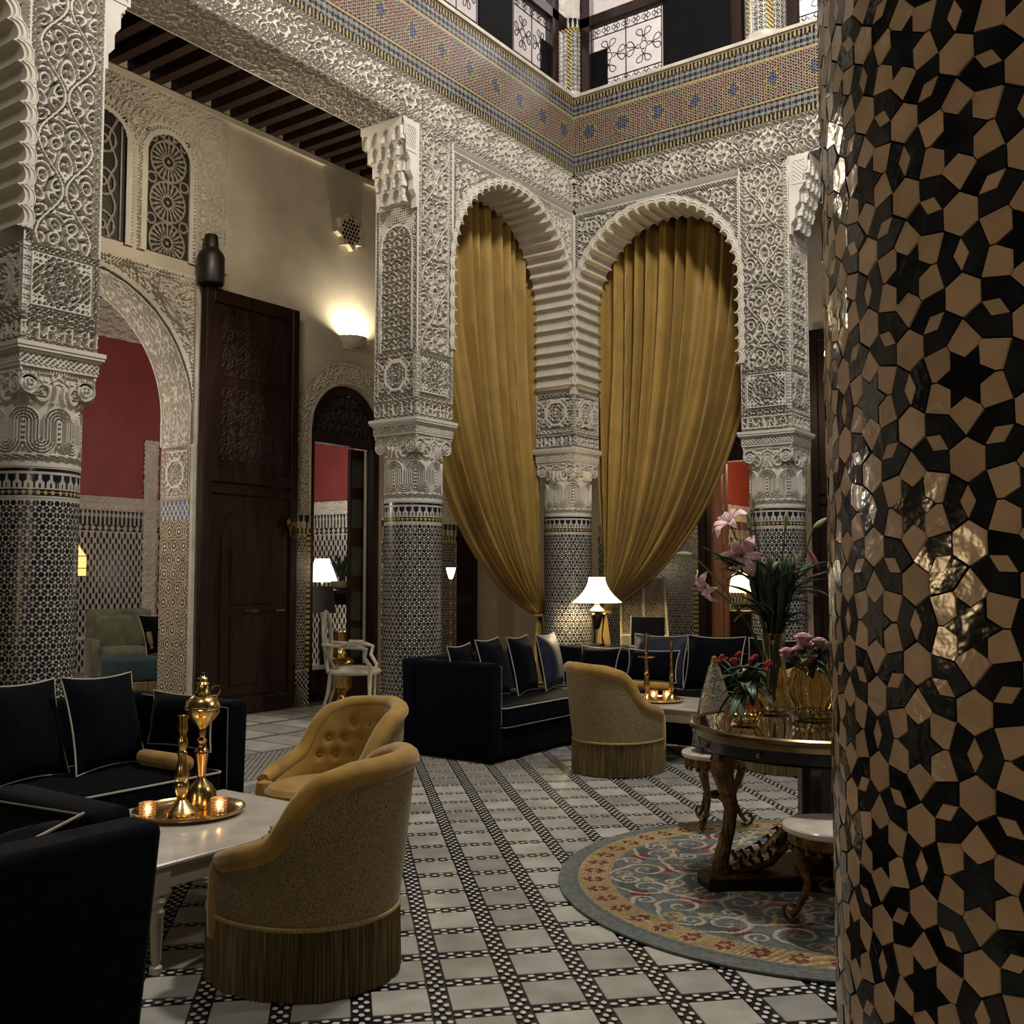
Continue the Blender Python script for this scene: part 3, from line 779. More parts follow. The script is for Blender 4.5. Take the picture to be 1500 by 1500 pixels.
def flat_tiles(parent,T,u0,u1,v0,v1,s=.085,mt=None,bgm=None,h=.003):
    t=t3f(T); bgm=bgm or WHITET
    V=[t(u0,v0,h),t(u1,v0,h),t(u1,v1,h),t(u0,v1,h)]
    p=MB().add(V,[(0,1,2,3)]).build('tile_panel',bgm,parent,False)
    C=cell_polys(s,.255,.17,.150,.048,.004,.262); v=[];f=[]
    for j in range(int((v1-v0)/(s*.866))+1):
        for i in range(int((u1-u0)/s)+2):
            uc=u0+(i+.5*(j%2))*s; vc=v0+s*.433+j*s*.866
            for q in [C['star']]+[C['rot'](C['chev'],k*PI/3) for k in range(6)]:
                us=[uc+x for x,_ in q]; vs=[vc+y for _,y in q]
                if min(us)<u0 or max(us)>u1 or min(vs)<v0 or max(vs)>v1: continue
                b=len(v); v+=[t(a,c_,h+.0012) for a,c_ in zip(us,vs)]; f.append(tuple(range(b,b+len(q))))
    me=bpy.data.meshes.new('zellige_mosaic'); me.from_pydata(v,[],f); me.materials.append(mt or BLACKT); me.update()
    return stuff(link(bpy.data.objects.new('zellige_mosaic',me),p))
def lens_tiles(parent,T,u0,u1,v0,v1,p=.10,q=.075,h=.003):
    t=t3f(T); pn=MB().add([t(u0,v0,h),t(u1,v0,h),t(u1,v1,h),t(u0,v1,h)],[(0,1,2,3)]).build('tile_panel',WHITET,parent,False)
    v=[];f=[]
    for j in range(int((v1-v0)/q)):
        for i in range(int((u1-u0)/p)):
            uc=u0+(i+.5*(j%2)+.25)*p; vc=v0+(j+.5)*q
            P=[(-.30*p,0),(-.2*p,-.62*q),(0,-.85*q),(.2*p,-.62*q),(.30*p,0),(.2*p,.62*q),(0,.85*q),(-.2*p,.62*q)]
            P=[(x*.75,y*.8) for x,y in P]
            b=len(v); v+=[t(uc+x,vc+y,h+.0012) for x,y in P]; f.append(tuple(range(b,b+8)))
    me=bpy.data.meshes.new('zellige_mosaic'); me.from_pydata(v,[],f); me.materials.append(BLACKT); me.update()
    stuff(link(bpy.data.objects.new('zellige_mosaic',me),pn))
def strip(parent,T,u0,u1,v0,v1,fn,mats,du=.012,h=.004,name='tile_border'): return raster(parent,name,T,u0,u1,v0,v1,du,fn,mats,h)
def merlon(v0,v1,p=.09):
    return lambda u,v: np.where((np.abs(fr(u/p)-.5)<np.where((v-v0)/(v1-v0)<.5,.42,.15)),0,1)
def ropef(vert,c1=2,c2=1): return lambda u,v: np.where(fr((v if vert else u)/.06)<.62,c1,c2)
def dado(W,T,u0,u1,star=True,zt=2.2):
    (flat_tiles if star else lens_tiles)(W,T,u0,u1,.42,zt-.22)
    strip(W,T,u0,u1,.25,.42,lambda u,v:np.where((fr(u/.06)<.5)^(fr(v/.0567)<.5),0,1),[WHITET,BLACKT],.015)
    strip(W,T,u0,u1,.05,.25,lambda u,v:np.where((fr(u/.05)<.5)^(fr(v/.05)<.5),0,1),[WHITET,BLACKT],.0125)
    strip(W,T,u0,u1,zt-.22,zt-.15,ropef(False),[WHITET,BLACKT,YELT],.012)
    strip(W,T,u0,u1,zt-.15,zt,merlon(zt-.15,zt),[WHITET,BLACKT],.012)

XG=-2.85; YG=2.85; ZC=6.44
TGA=frame((XG,0,0),(0,1,0),(0,0,1),(1,0,0)); TGB=frame((0,YG,0),(1,0,0),(0,0,1),(0,-1,0))
opsA=[(-5.51,-2.87,3.15,1.32),(-1.2,0.,3.2,.60),(1.5,2.45,3.0,0)]
wg=struct(holed_wall(TGA,-9.2,YG+.48,.05,ZC+.3,opsA,.48).build('wall_left_gallery',PLASTER,smooth=False))
opsB=[(.12,1.45,3.0,.55),(2.95,5.6,3.15,1.32)]
wb=struct(holed_wall(TGB,XG,XE,.05,ZC+.3,opsB,.48).build('wall_back_gallery',PLASTER,smooth=False))
# grand doorway: carved spandrel, soffit, jamb panels
def gsp(u,v):
    c=-4.19; r=np.where(v<3.15,np.abs(u-c),np.hypot(u-c,v-3.15)); e=np.minimum(np.minimum(u+5.75,-2.80-u),4.60-v)
    return np.where(e<.02,1.,np.where(e<.10,lattice(u,v,.035)*1.,np.where(r<1.37,1.,np.where(np.abs(r-1.45)<.05,chain(u+v,np.clip((r-1.40)/.1,0,1),.09),arab(u-c,v,.34,.34,17,1.9,.55)))))
relief(wg,'carved_spandrel',TGA,-5.75,-2.80,2.86,4.60,.012,gsp,.02,lambda u,v:np.where(v<3.15,np.abs(u+4.19)>1.32,np.hypot(u+4.19,v-3.15)>1.32),proud=.025)
def gsoff():
    nu,nv=210,40; s=np.linspace(0,1,nu); leg=.30; tot=2*leg+PI*1.285
    U,D=np.meshgrid(s*tot,np.linspace(0,.5,nv)); t=np.clip((U-leg)/1.285,0,PI); cs=np.cos(PI-t); sn=np.sin(PI-t)
    y=-4.19+1.285*cs; z=3.15+1.285*sn; z=np.where(U<leg,3.15-(leg-U),np.where(U>leg+PI*1.285,3.15-(U-leg-PI*1.285),z))
    e=np.minimum(D,.5-D); h=np.where(e<.02,1.,np.where(e<.05,chain(U,np.clip((e-.02)/.03,0,1),.06),arab(D-.25,U,.42,.5,23,1.9,.6)))
    k=(h-1)*.02; P=np.stack([XG+.03-D,y-k*cs,z-k*sn],-1)
    return npmesh('carved_arch_soffit',P,gridfaces(nu,nv),STUCCO)
link(bpy.data.objects.new('carved_arch_soffit',gsoff()),wg)
TJ=frame((XG,-2.875,0),(1,0,0),(0,0,1),(0,-1,0))
relief(wg,'medallion_panel',TJ,-.46,.0,2.28,2.84,.012,octa_panel(-.46,0.,2.28,2.84),.02,proud=.02)
strip(wg,TJ,-.46,0,2.08,2.28,lambda u,v:np.where(np.abs(np.abs(fr(u/.07)-.5)*2-np.abs(fr(v/.1)-.5)*2)<.35,0,3),[WHITET,BLACKT,YELT,BLUET],.01,.006)
def ros_tiles(u,v):
    p=.155; q=.29; best=np.zeros(u.shape,int)
    def ring(x,y,R,c):
        r=np.hypot(x,y)/R; th=np.arctan2(y,x); k=np.cos(8*th)
        return np.where(r>1,-1,np.where(r>.86,1,np.where(r>.70,0,np.where(r>.48+.1*k,c,np.where(r>.28,1,0)))))
    row=np.floor(v/(q/2)); x=(fr(u/p+.5*(row%2))-.5)*p; y=(fr(v/(q/2))-.5)*q/2
    a=ring(x,y,.062,2); x2=(fr(u/p+.5*(row%2)+.5)-.5)*p; b=ring(x2,y,.034,2)
    return np.where(a>=0,a,np.where(b>=0,b,np.where((fr(u/.031)<.5)^(fr(v/.031)<.5),0,1)))
strip(wg,TJ,-.46,0,.22,2.08,ros_tiles,[mat('cream jamb tile',(.55,.49,.38),.3),BLACKT,mat('olive jamb tile',(.27,.22,.10),.3)],.0075,.006,'jamb_tile_panel')
MB().box(XG-.02,XG+.05,-2.875,-2.835,.05,4.62).build('door_moulding',mat('pale moulding',(.46,.41,.33),.5),wg,False)
# carved upper panel with plaster window grilles
wc=(-3.22,-3.95,-4.68)
def upper(u,v):
    e=np.minimum(-2.48-u,6.40-v); h=arab(u,v,.2,.2,31,1.5,.5)
    brd=np.where(e<.02,1.,np.where(e<.22,np.where(e<.05,chain(u+v,np.clip((e-.02)/.03,0,1),.06),np.where(e>.19,chain(u+v,np.clip((e-.19)/.03,0,1),.06),arab(np.where(-2.48-u<6.4-v,u+2.6,v-6.28),np.where(-2.48-u<6.4-v,v,u),.14,.22,4,1.4,.5))),h))
    for c in wc:
        r=np.where(v<5.72,np.abs(u-c),np.hypot(u-c,v-5.72))
        brd=np.where(r<.36,np.where(r>.345,0.,np.where(r>.31,np.clip(np.cos(2*PI*(np.arctan2(v-5.72,u-c)*.3*(v>5.72)+v*(v<=5.72))/.035)*2+.5,0,1),1.)),brd)
    side=(u>-2.86)&(u<-2.70)&(v<6.1)&(v>4.85); rr=np.hypot((u+2.78),np.maximum(v-5.95,0)); 
    brd=np.where(side,np.where(rr>.07,1.,arab(u+2.78,v,.13,.25,6,1.5)),brd)
    return brd
relief(wg,'carved_window_surround',TGA,-5.2,-2.48,4.72,6.40,.0125,upper,.022,lambda u,v:~((np.minimum.reduce([np.where(v<5.72,np.abs(u-c),np.hypot(u-c,v-5.72)) for c in wc])<.25)),proud=.03)
for i,c in enumerate(wc):
    wdo=struct(MB().box(XG-.01,XG+.002,c-.26,c+.26,4.74,5.99).build('window_%d'%(i+1),mat('dark window glass',(.03,.027,.022),.3),smooth=False))
    def grille(u,v,c=c,i=i):
        x=u-c; k=np.round((v-4.86)/.42); y=v-4.86-k*.42; r=np.hypot(x,y); th=np.arctan2(y,x)
        if i==1: h=band(np.abs(x)-.10-.04*np.sin(v*14),.014)+band(r-.13,.012)+band(r-.04,.012)+band(np.abs(x)-.2,.01)
        else: h=(r<.205)*np.clip(np.cos(20*th)*2*(r>.07)+.5+np.cos(r*90)*.6,0,1)+band(r-.205,.012)+band(np.hypot(np.abs(x)-.19,np.abs(y)-.21)-.05,.012)
        return np.clip(h,0,1)
    relief(wdo,'plaster_grille',TGA,c-.25,c+.25,4.74,5.98,.009,lambda u,v:u*0+1.,.012,lambda u,v,c=c,grille=grille:(np.where(v<5.72,np.abs(u-c),np.hypot(u-c,v-5.72))<.25)&(grille(u,v)>.45),mt=mat('grey plaster grille',(.26,.235,.185),.8),proud=.016)
# doorway with carved arch surround
def dsur(u,v):
    r=np.where(v<3.2,np.abs(u+.6),np.hypot(u+.6,v-3.2)); e=np.minimum(r-.62,.87-r)
    return np.where(e<.015,1.,np.where(e<.05,chain(np.where(v<3.2,v,np.arctan2(v-3.2,u+.6)*.75),np.clip((e-.015)/.035,0,1),.06),arab(r-.745,np.where(v<3.2,v,3.2+np.arctan2(v-3.2,np.abs(u+.6)+1e-6)*.75),.17,.24,2,1.4,.5)))
relief(wg,'carved_door_surround',TGA,-1.49,.29,2.22,4.09,.011,dsur,.02,lambda u,v:(np.where(v<3.2,np.abs(u+.6),np.hypot(u+.6,v-3.2))<.87)&(np.where(v<3.2,np.abs(u+.6),np.hypot(u+.6,v-3.2))>.62),proud=.02)
dado(wg,TGA,-1.5,-1.2); dado(wg,TGA,0.,1.5)
strip(wg,TGA,-1.26,-1.2,.42,2.0,ropef(True),[WHITET,BLACKT,YELT],.012,.007)
relief(wg,'carved_panel',TGA,1.0,1.5,2.2,3.4,.014,vpanel(1.0,1.5,.05,q=.3,seed=6),.02,proud=.02)
def door_arch(parent,T,c,hw,zs,z0,ring=.10,rec=.16):
    t=t3f(T); m=MB(); n=24; P=[]
    for R in (hw+.02,hw-ring):
        P.append([(c-R,z0)]+[(c+R*math.cos(PI-PI*k/n),zs+R*math.sin(PI*k/n)) for k in range(n+1)]+[(c+R,z0)])
    V=[t(a,b,h) for h in (-.05,-rec) for L in P for a,b in L]; N=len(P[0]); F=[]
    for i in range(N-1): F+=[(i,i+1,N+i+1,N+i),(N+i,N+i+1,3*N+i+1,3*N+i),(2*N+i,3*N+i,3*N+i+1,2*N+i+1)]
    m.add(V,F); R=hw-ring
    V=[t(a,b,h) for h in (-.06,-rec) for a,b in ((c-R,zs-.12),(c+R,zs-.12),(c+R,zs+.02),(c-R,zs+.02))]
    m.add(V,[(0,1,2,3),(7,6,5,4),(0,4,5,1),(2,6,7,3)]); m.build('door_frame',WOOD,parent,False)
    relief(parent,'carved_tympanum',T,c-R,c+R,zs,zs+R,.014,lambda u,v:arab(u-c,v,.24,.2,13,1.3,.5),.03,lambda u,v:np.hypot(u-c,v-zs)<R,mt=WOOD2,proud=-.08)
d2=empty('door_2'); struct(d2); door_arch(d2,TGA,-.6,.60,3.2,.05)
MB().box(XG-.30,XG-.25,-.30,-.06,.4,3.08).build('door_leaf',WOOD,d2,False)
for z in (.5,.95,1.5,2.1,2.6):
    MB().box(XG-.255,XG-.235,-.28,-.08,z,z+.36).build('leaf_pane',mat('dark glass pane',(.05,.05,.05),.1),d2,False)
MB().box(XG-.46,XG-.02,-1.14,-.06,.05,.42).build('sill_step',WOOD,d2,False)
d3=struct(MB().box(XG-.42,XG-.36,1.5,2.45,.05,3.0).build('door_3',WOOD2,smooth=False))
for z0,z1 in ((.3,1.1),(1.25,2.05),(2.2,2.9)):
    MB().bbox(XG-.36,XG-.345,1.85,2.35,z0,z1,.01).build('door_panel',WOOD,d3,False)
MB().box(XG-.37,XG-.352,1.52,1.80,1.95,2.95).build('dark_room_sheet',mat('dark teal room tone',(.006,.02,.026),.15),d3,False)  # dark sheet standing in for the dim blue room beyond the doorway
dado(d3,frame((XG-.355,0,0),(0,1,0),(0,0,1),(1,0,0)),1.52,1.80,False,1.9)
# ceiling: boards and beams over the galleries
ce=struct(MB().box(XG-.4,-TH,-9.2,YG+.4,ZC+.12,ZC+.2).box(-TH,XE,TH,YG+.4,ZC+.12,ZC+.2).build('ceiling',WOOD2,smooth=False))
bm=MB().box(XG,-TH+.02,-.05,.05,ZC,ZC+.12).mesh('ceiling_beam',WOOD,False)
for k in range(34):
    o=link(bpy.data.objects.new('ceiling_beam',bm),ce); o.location=(0,-6.4+.25*k,0)
bm=MB().box(-.05,.05,TH-.02,YG,ZC,ZC+.12).mesh('ceiling_beam',WOOD,False)
for k in range(26):
    o=link(bpy.data.objects.new('ceiling_beam',bm),ce); o.location=(-.3+.25*k,0,0)
MB().box(XG,XG+.05,-9,YG,ZC-.06,ZC).build('trim_1',PLASTER,ce,False)
# red rooms behind
FR=struct(MB().box(-8.6,-3.33,-7,2.7,-.2,.05).box(-1.3,6,3.33,9.1,-.2,.05).build('floor_room',mat('pale room floor',(.36,.33,.29),.3,var=.2,scale=20),smooth=False))
TR=frame((-8.5,0,0),(0,1,0),(0,0,1),(1,0,0)); TR2=frame((0,2.6,0),(1,0,0),(0,0,1),(0,-1,0)); TR3=frame((-1.2,0,0),(0,1,0),(0,0,1),(1,0,0))
wr=struct(MB().box(-8.7,-8.5,-7,2.8,.05,6.0).box(-8.7,-3.33,2.6,2.8,.05,6.0).box(-8.7,-3.33,-7.2,-7,.05,6.0).box(-8.7,-3.33,-7.2,2.8,6.0,6.1).build('wall_red_room',REDW,smooth=False))
trimf=lambda u,v:arab(u,v,.3,.2,3,1.2,.6)
for T,u0,u1 in ((TR,-5.,2.6),(TR2,-8.5,-3.33)):
    lens_tiles(wr,T,u0,u1,.05,2.2,.105,.085); strip(wr,T,u0,u1,2.2,2.30,lambda u,v:np.where(np.abs(fr(u/.11)-.5)+np.abs(v-2.25)*6<.36,0,1),[WHITET,BLACKT],.02); strip(wr,T,u0,u1,2.30,2.53,lambda u,v:np.where(np.abs(fr(u/.075)-.5)<np.where(v<2.4,.27,.4-4*np.abs(v-2.45)),0,1),[WHITET,BLACKT],.015)
    relief(wr,'carved_trim',T,u0,u1,2.52,2.74,.02,trimf,.01,proud=.03)
relief(wr,'carved_trim',TR,.48,.75,.4,3.7,.03,lambda u,v:arab(u,v,.2,.2,3,1.1,.6),.01,proud=.032)
relief(wr,'carved_trim',TR,-5,2.6,5.25,5.85,.04,trimf,.012,proud=.03)
relief(wr,'carved_trim',TR2,-8.5,-3.33,5.25,5.85,.04,trimf,.012,proud=.03)
wd4=struct(MB().box(-8.5,-8.46,.8,1.5,.05,3.4).build('window_4',mat('pale lit curtain',(.5,.46,.33),.7),smooth=False))
for z in (.9,1.5,2.1,2.75): MB().box(-8.47,-8.43,.78,1.5,z,z+.05).build('glazing_bar',IRON,wd4,False)
MB().box(-8.46,-8.42,.80,1.12,.9,2.0).build('dark_panel',BLACKS,wd4,False)
wr2=struct(MB().box(-1.4,-1.2,3.33,9.2,.05,4.9).box(-1.4,6,9.0,9.2,.05,4.9).box(6,6.2,3.33,9.2,.05,4.9).box(-1.4,6.2,3.33,9.2,4.9,5.0).build('wall_red_room_right',mat('bright red wall',(.40,.075,.045),.6),smooth=False))
TR4=frame((0,9.0,0),(1,0,0),(0,0,1),(0,-1,0))
for T,u0,u1 in ((TR3,3.4,9.),(TR4,-1.2,5)):
    lens_tiles(wr2,T,u0,u1,.05,2.2,.13,.11); strip(wr2,T,u0,u1,2.2,2.42,merlon(2.2,2.42),[WHITET,BLACKT],.025)
    relief(wr2,'carved_trim',T,u0,u1,2.44,2.72,.03,trimf,.01,proud=.03)
# back wall B details
dB=empty('door_4'); struct(dB)
m=MB(); 
for a,b in ((.12,.22),(1.35,1.45)): m.box(a,b,YG-.02,YG+.30,.05,3.05)
m.box(.12,1.45,YG-.02,YG+.12,2.98,3.16); m.build('door_frame',WOOD,dB,False)
relief(dB,'carved_tympanum',TGB,.12,1.45,3.1,3.60,.016,lambda u,v:arab(u,v,.24,.2,13,1.3,.5),.03,mt=WOOD2,proud=.0)
MB().box(.25,.40,YG+.10,YG+.16,.06,2.96).build('door_leaf',WOODO,dB,False)
MB().box(.43,.47,YG+.10,YG+.16,.06,2.96).build('door_leaf',WOODO,dB,False)
dado(wb,TGB,-1.4,.06); strip(wb,TGB,.04,.12,.3,2.3,ropef(True),[WHITET,BLACKT,YELT],.012,.007); strip(wb,TGB,1.45,1.53,.3,2.3,ropef(True),[WHITET,BLACKT,YELT],.012,.007)
relief(wb,'carved_panel',TGB,1.45,1.62,2.3,3.4,.012,vpanel(1.45,1.62,.03,q=.3,seed=6),.02,proud=.02)

# ---- grand door leaves (dark wood) opened against the gallery walls
def door_leaf(name,label,loc,rz):
    d=empty(name,loc,rz,label,'door')
    W_,H_=1.28,4.44
    MB().box(.0,W_,-.03,.03,0,H_).build('slab',WOOD,d,False)
    f=MB()
    for a,b,z0,z1 in ((0,.10,0,H_),(W_-.10,W_,0,H_),(.1,W_-.1,0,.16),(.1,W_-.1,H_-.14,H_),(.1,W_-.1,2.42,2.54),(.1,W_-.1,2.30,2.36)): f.bbox(a,b,-.055,-.03,z0,z1,.008)
    f.build('frame',WOOD,d,False)
    T=frame((0,-.032,0),(1,0,0),(0,0,1),(0,-1,0))
    for z0,z1 in ((2.66,3.42),(3.54,4.24)):
        relief(d,'carved_panel',T,.22,W_-.22,z0,z1,.02,lambda u,v:arab(u-.64,v,.42,.3,19,1.3,.5),.007,mt=WOOD,proud=.007)
    P=[(.24,.2),(.24,1.78)]+[(.64-.40*math.cos(PI*k/14),1.78+.40*math.sin(PI*k/14)) for k in range(1,14)]+[(1.04,1.78),(1.04,.2)]
    w2=MB().prism(P[::-1],.03,.05,lambda x,z,h:(x,-h,z)).build('wicket_door',WOOD,d,False)
    for z0,z1 in ((.3,1.02),(1.14,1.72)): MB().bbox(.36,.92,-.062,-.05,z0,z1,.01).build('wicket_panel',WOOD,w2,False)
    MB().bbox(.56,.74,-.064,-.05,1.05,1.09,.006).build('lock_plate',BRASSD,w2,False)
    MB().tube([(.94,-.05,1.06),(.94,-.10,1.07),(1.06,-.10,1.07)],.012,6).build('handle',BRASS,w2)
    MB().lathe([(0,0),(.07,.0),(.075,.015),(.05,.03),(0,.035)],14).xf(Matrix.Translation((1.18,-.055,2.02))@Matrix.Rotation(PI/2,4,'X')).build('knocker_plate',BRASSD,d)
    MB().tube([(1.18+.05*math.cos(t),-.10,1.93+.07*math.sin(t)) for t in [2*PI*k/14 for k in range(14)]],.011,6,True).build('knocker_ring',BRASSD,d)
    return d
door_leaf('palace_door_leaf','tall dark carved wooden door leaf opened against beige gallery wall',(XG+.10,-2.82,.06),PI/2)
door_leaf('palace_door_leaf','tall dark door leaf behind the right tiled column by flowers',(1.68,YG-.10,.06),0)
o=MB().lathe([(0,0),(.13,0),(.14,.02),(.14,.28),(.125,.32),(.075,.38),(.07,.50),(.06,.52),(0,.52)],20).build('door_pivot_block',mat('black-brown wood',(.012,.007,.005),.45),loc=(XG+.15,-2.78,4.52))
tag(o,'bottle-shaped dark wooden pivot block above the tall door leaf','door pivot')

# ---- wall sconce and star vent
s=empty('wall_sconce',(XG,-.58,4.27),0,'white plaster shell uplight bowl on beige wall','sconce')
m=MB(); n=30
prof=[(.02,0),(.08,.02),(.14,.055),(.185,.10),(.20,.125)]
v=[];f=[]
for r,z in prof:
    for i in range(n+1):
        a=-PI/2+PI*i/n; k=1+.035*math.cos(16*a); v.append((r*k*math.cos(a),r*k*math.sin(a),z))
for j in range(len(prof)-1):
    for i in range(n): f.append((j*(n+1)+i,j*(n+1)+i+1,(j+1)*(n+1)+i+1,(j+1)*(n+1)+i))
f.append(tuple(range(n,-1,-1)))
m.add(v,f).build('bowl',mat('white plaster bowl',(.6,.56,.48),.7),s)
MB().box(0,.02,-.12,.12,-.02,.10).build('wall_plate',PLASTER,s,False)
light('sconce_light','SPOT',(XG+.10,-.58,4.36),85,(1,.88,.66),.05,(PI,0,0),spot_size=2.9,spot_blend=.6)
s=empty('star_vent',(XG,-.66,5.68),0,'eight-pointed plaster star vent with round holes on wall','vent')
P=[((.23 if k%2==0 else .165)*math.cos(k*PI/8+.2),(.23 if k%2==0 else .165)*math.sin(k*PI/8+.2)) for k in range(16)]
MB().prism(P,0,.07,lambda y,z,x:(x,y,z)).build('star_plate',mat('pale plaster star',(.6,.53,.40),.6),s,False)
hm=MB().lathe([(0,0),(.019,0),(.019,.003),(0,.003)],8).xf(Matrix.Translation((.0695,0,0))@Matrix.Rotation(PI/2,4,'Y')).mesh('vent_hole',BLACKS)
for j in range(-3,4):
    for i in range(-3,4):
        y=(i+.5*(j%2))*.052; z=j*.046
        if math.hypot(y,z)<.15:
            o=link(bpy.data.objects.new('vent_hole',hm),s); o.location=(0,y,z)

# ================================================================ UPPER GALLERY
ug=struct(MB().box(-3.4,-3.0,-9,3.4,ZT-.1,10.4).box(-3.4,XE,3.0,3.4,ZT-.1,10.4).build('wall_upper_gallery',WHITEW,smooth=False))
struct(MB().box(-3.4,-TH-.0,-9,3.4,ZT-.18,ZT+.02).box(-TH,XE,TH,3.4,ZT-.18,ZT+.02).build('floor_upper_gallery',WHITEW,smooth=False))
struct(MB().box(-3.4,-.6,-9,3.4,10.4,10.5).box(-.6,XE,.6,3.4,10.4,10.5).build('ceiling_upper_gallery',WHITEW,smooth=False))
ZR=ZT+.035
def upcol(x,y,r,label):
    e=empty('upper_column',(x,y,ZR),0,label,'column'); H=.92
    s=MB().lathe([(r+.01,0),(r+.01,.05),(r,.06),(r,H)],40).build('shaft',WHITET,e)
    def f(u,v):
        p=2*PI*r/6; x_=np.abs(fr(u/p)-.5)*p; ed=x_>p*.36
        star=np.hypot(fr(u/.055)-.5,fr(v/.055)-.5); body=np.where(star<.20,1,np.where((star>.33)&(star<.46),1,0))
        return np.where(v<.05,2,np.where(v>.80,np.where(np.abs(fr(u/.055)-.5)<.3-.2*(v-.80)/.1,0,1),np.where((v>.74)|ed,np.where(fr((u+v)/.045)<.6,2,1),body)))
    stuff(link(bpy.data.objects.new('zellige_mosaic',cyl_raster('zellige_mosaic',.005,.90,r+.0015,f,[WHITET,BLACKT,YELT],150,.008)),s))
    nu,nv=160,60; A,V=np.meshgrid(np.linspace(0,2*PI,nu+1),np.linspace(.90,1.6,nv)); h=np.clip(np.cos(8*A)*np.cos(V*42)*2+.5,0,1); R=r*(1+.25*(V-.9))+(h-1)*.012
    link(bpy.data.objects.new('carved_capital',npmesh('carved_capital',np.stack([R*np.cos(A),R*np.sin(A),V],-1),gridfaces(nu+1,nv),STUCCO)),e)
    return e
upcol(-.10,.10,.155,'small tiled column at corner of the upper balcony')
upcol(2.18,.20,.22,'stout tiled column on upper balcony beside black panel')
def balcony(T,u0,u1,items,label,first):
    t=t3f(T); r=empty('balcony_railing',(0,0,0),0,label,'railing')
    H0,H1=ZR,ZR+.78
    def bar(a,b,z0,z1,d=.04,nm='post',mt=WOOD): 
        V=[t(*p) for h in (-.10-d,-.10+d) for p in ((a,z0,h),(b,z0,h),(b,z1,h),(a,z1,h))]
        return MB().add(V,[(3,2,1,0),(4,5,6,7),(0,1,5,4),(1,2,6,5),(2,3,7,6),(3,0,4,7)]).build(nm,mt,r,False)
    bar(u0,u1,H1,H1+.11,.05,'top_rail'); bar(u0,u1,H0,H0+.03,.03,'bottom_rail',IRON)
    for kind,a,b in items:
        if kind=='post': bar(a,b,H0,H1+.9,.05)
        elif kind=='panel': bar(a,b,H0,H1,.012,'black_panel',BLACKS)
        elif kind=='half': bar(a,b,H0,H0+.48,.012,'black_panel',BLACKS)
        else:
            m=MB(); q=lambda u,z:t(u,z,-.10)
            for z in (H0+.13,H1-.14,H1-.02): m.tube([q(a,z),q(b,z)],.007,5)
            n=max(1,int(round((b-a)/.42)))
            for k in range(n+1): m.tube([q(a+(b-a)*k/n,H0),q(a+(b-a)*k/n,H1)],.007,5)
            g=r_=.045
            for z in (H0+.075,H1-.08):   # quatrefoils
                w_=.115; k=int((b-a)/w_)
                for i in range(k):
                    c=a+(i+.5)*(b-a)/k
                    for dx,dz in ((g*.6,0),(-g*.6,0),(0,g*.6),(0,-g*.6)):
                        m.tube([q(c+dx+.024*math.cos(s),z+dz+.024*math.sin(s)) for s in [2*PI*i2/8 for i2 in range(8)]],.0045,4,True)
            zc=(H0+.13+H1-.14)/2; hh=(H1-.14-H0-.13)/2
            for k in range(n):
                c=a+(b-a)*(k+.5)/n; hw=(b-a)/n/2
                m.tube([q(c+.045*math.cos(s),zc+.045*math.sin(s)) for s in [2*PI*i/12 for i in range(12)]],.006,4,True)
                for j in range(8):
                    a0=j*PI/4+PI/8; pts=[]
                    for i in range(16):
                        f_=i/15; R=.055+f_*min(hw,hh)*.72; bend=.5*math.sin(f_*PI)*(1 if j%2 else -1)
                        if f_>.6: 
                            g2=(f_-.6)/.4; R=.055+.6*min(hw,hh)*.72+.05*math.sin(g2*4.5); bend+=.35*(1-math.cos(g2*4.5))*(1 if j%2 else -1)
                        pts.append(q(c+R*math.cos(a0+bend)*min(1.25,hw/.2),zc+R*math.sin(a0+bend)))
                    m.tube(pts,.006,4)
            m.build('scroll_grille',IRON,r)
    return r
balcony(TA,-6.0,-.02,[('post',-.34,-.22),('half',-.50,-.34),('grille',-1.02,-.34),('panel',-1.62,-1.05),('grille',-2.3,-1.65),('panel',-2.9,-2.33),('post',-3.0,-2.9)],'dark wood balcony railing with iron scrolls above left wall',True)
balcony(TB,.02,3.6,[('post',.06,.18),('half',.18,.38),('grille',.18,1.05),('panel',1.07,1.86),('post',1.86,1.97),('post',2.44,2.54),('grille',2.54,3.5)],'dark wood balcony railing with iron scrolls above back wall',True)
# ================================================================ BIG FOREGROUND COLUMN, every tile a piece
BX,BY=5.905,-8.585
bc=empty('column',(BX,BY,0),0,'large black and cream zellige mosaic column on the rug side','column')
RB=.27; SB=2*PI*RB/20
core=MB().lathe([(RB+.03,0),(RB+.03,.28),(RB-.003,.30),(RB-.003,2.6)],64).build('shaft',GROUT,bc)
C=cell_polys(SB,g=.006)
def tile_mesh(name,poly,mt,th=.004):
    cx=sum(p[0] for p in poly)/len(poly); cy=sum(p[1] for p in poly)/len(poly); n=len(poly)
    top=[((x-cx)*.975,(y-cy)*.975,th) for x,y in poly]; mid=[(x-cx,y-cy,th-.0012) for x,y in poly]; bot=[(x-cx,y-cy,-.004) for x,y in poly]
    me=bpy.data.meshes.new(name); me.from_pydata(top+mid+bot,[],[tuple(range(n))]+[(n+i,n+(i+1)%n,(i+1)%n,i) for i in range(n)]+[(2*n+i,2*n+(i+1)%n,n+(i+1)%n,n+i) for i in range(n)])
    me.materials.append(mt); me.update(); return me,(cx,cy)
kinds={'star_tile':('star',DARKP),'chevron_tile':('chev',DARKP),'hexagon_tile':('hexa',CREAMP),'kite_tile':('kite',CREAMP),'lozenge_tile':('rh',CREAMP)}
TM={k:tile_mesh(k,C[p],m) for k,(p,m) in kinds.items()}
cand={k:[] for k in kinds}
ZB0=.36; PH=-.0005; ZOFF=.0085
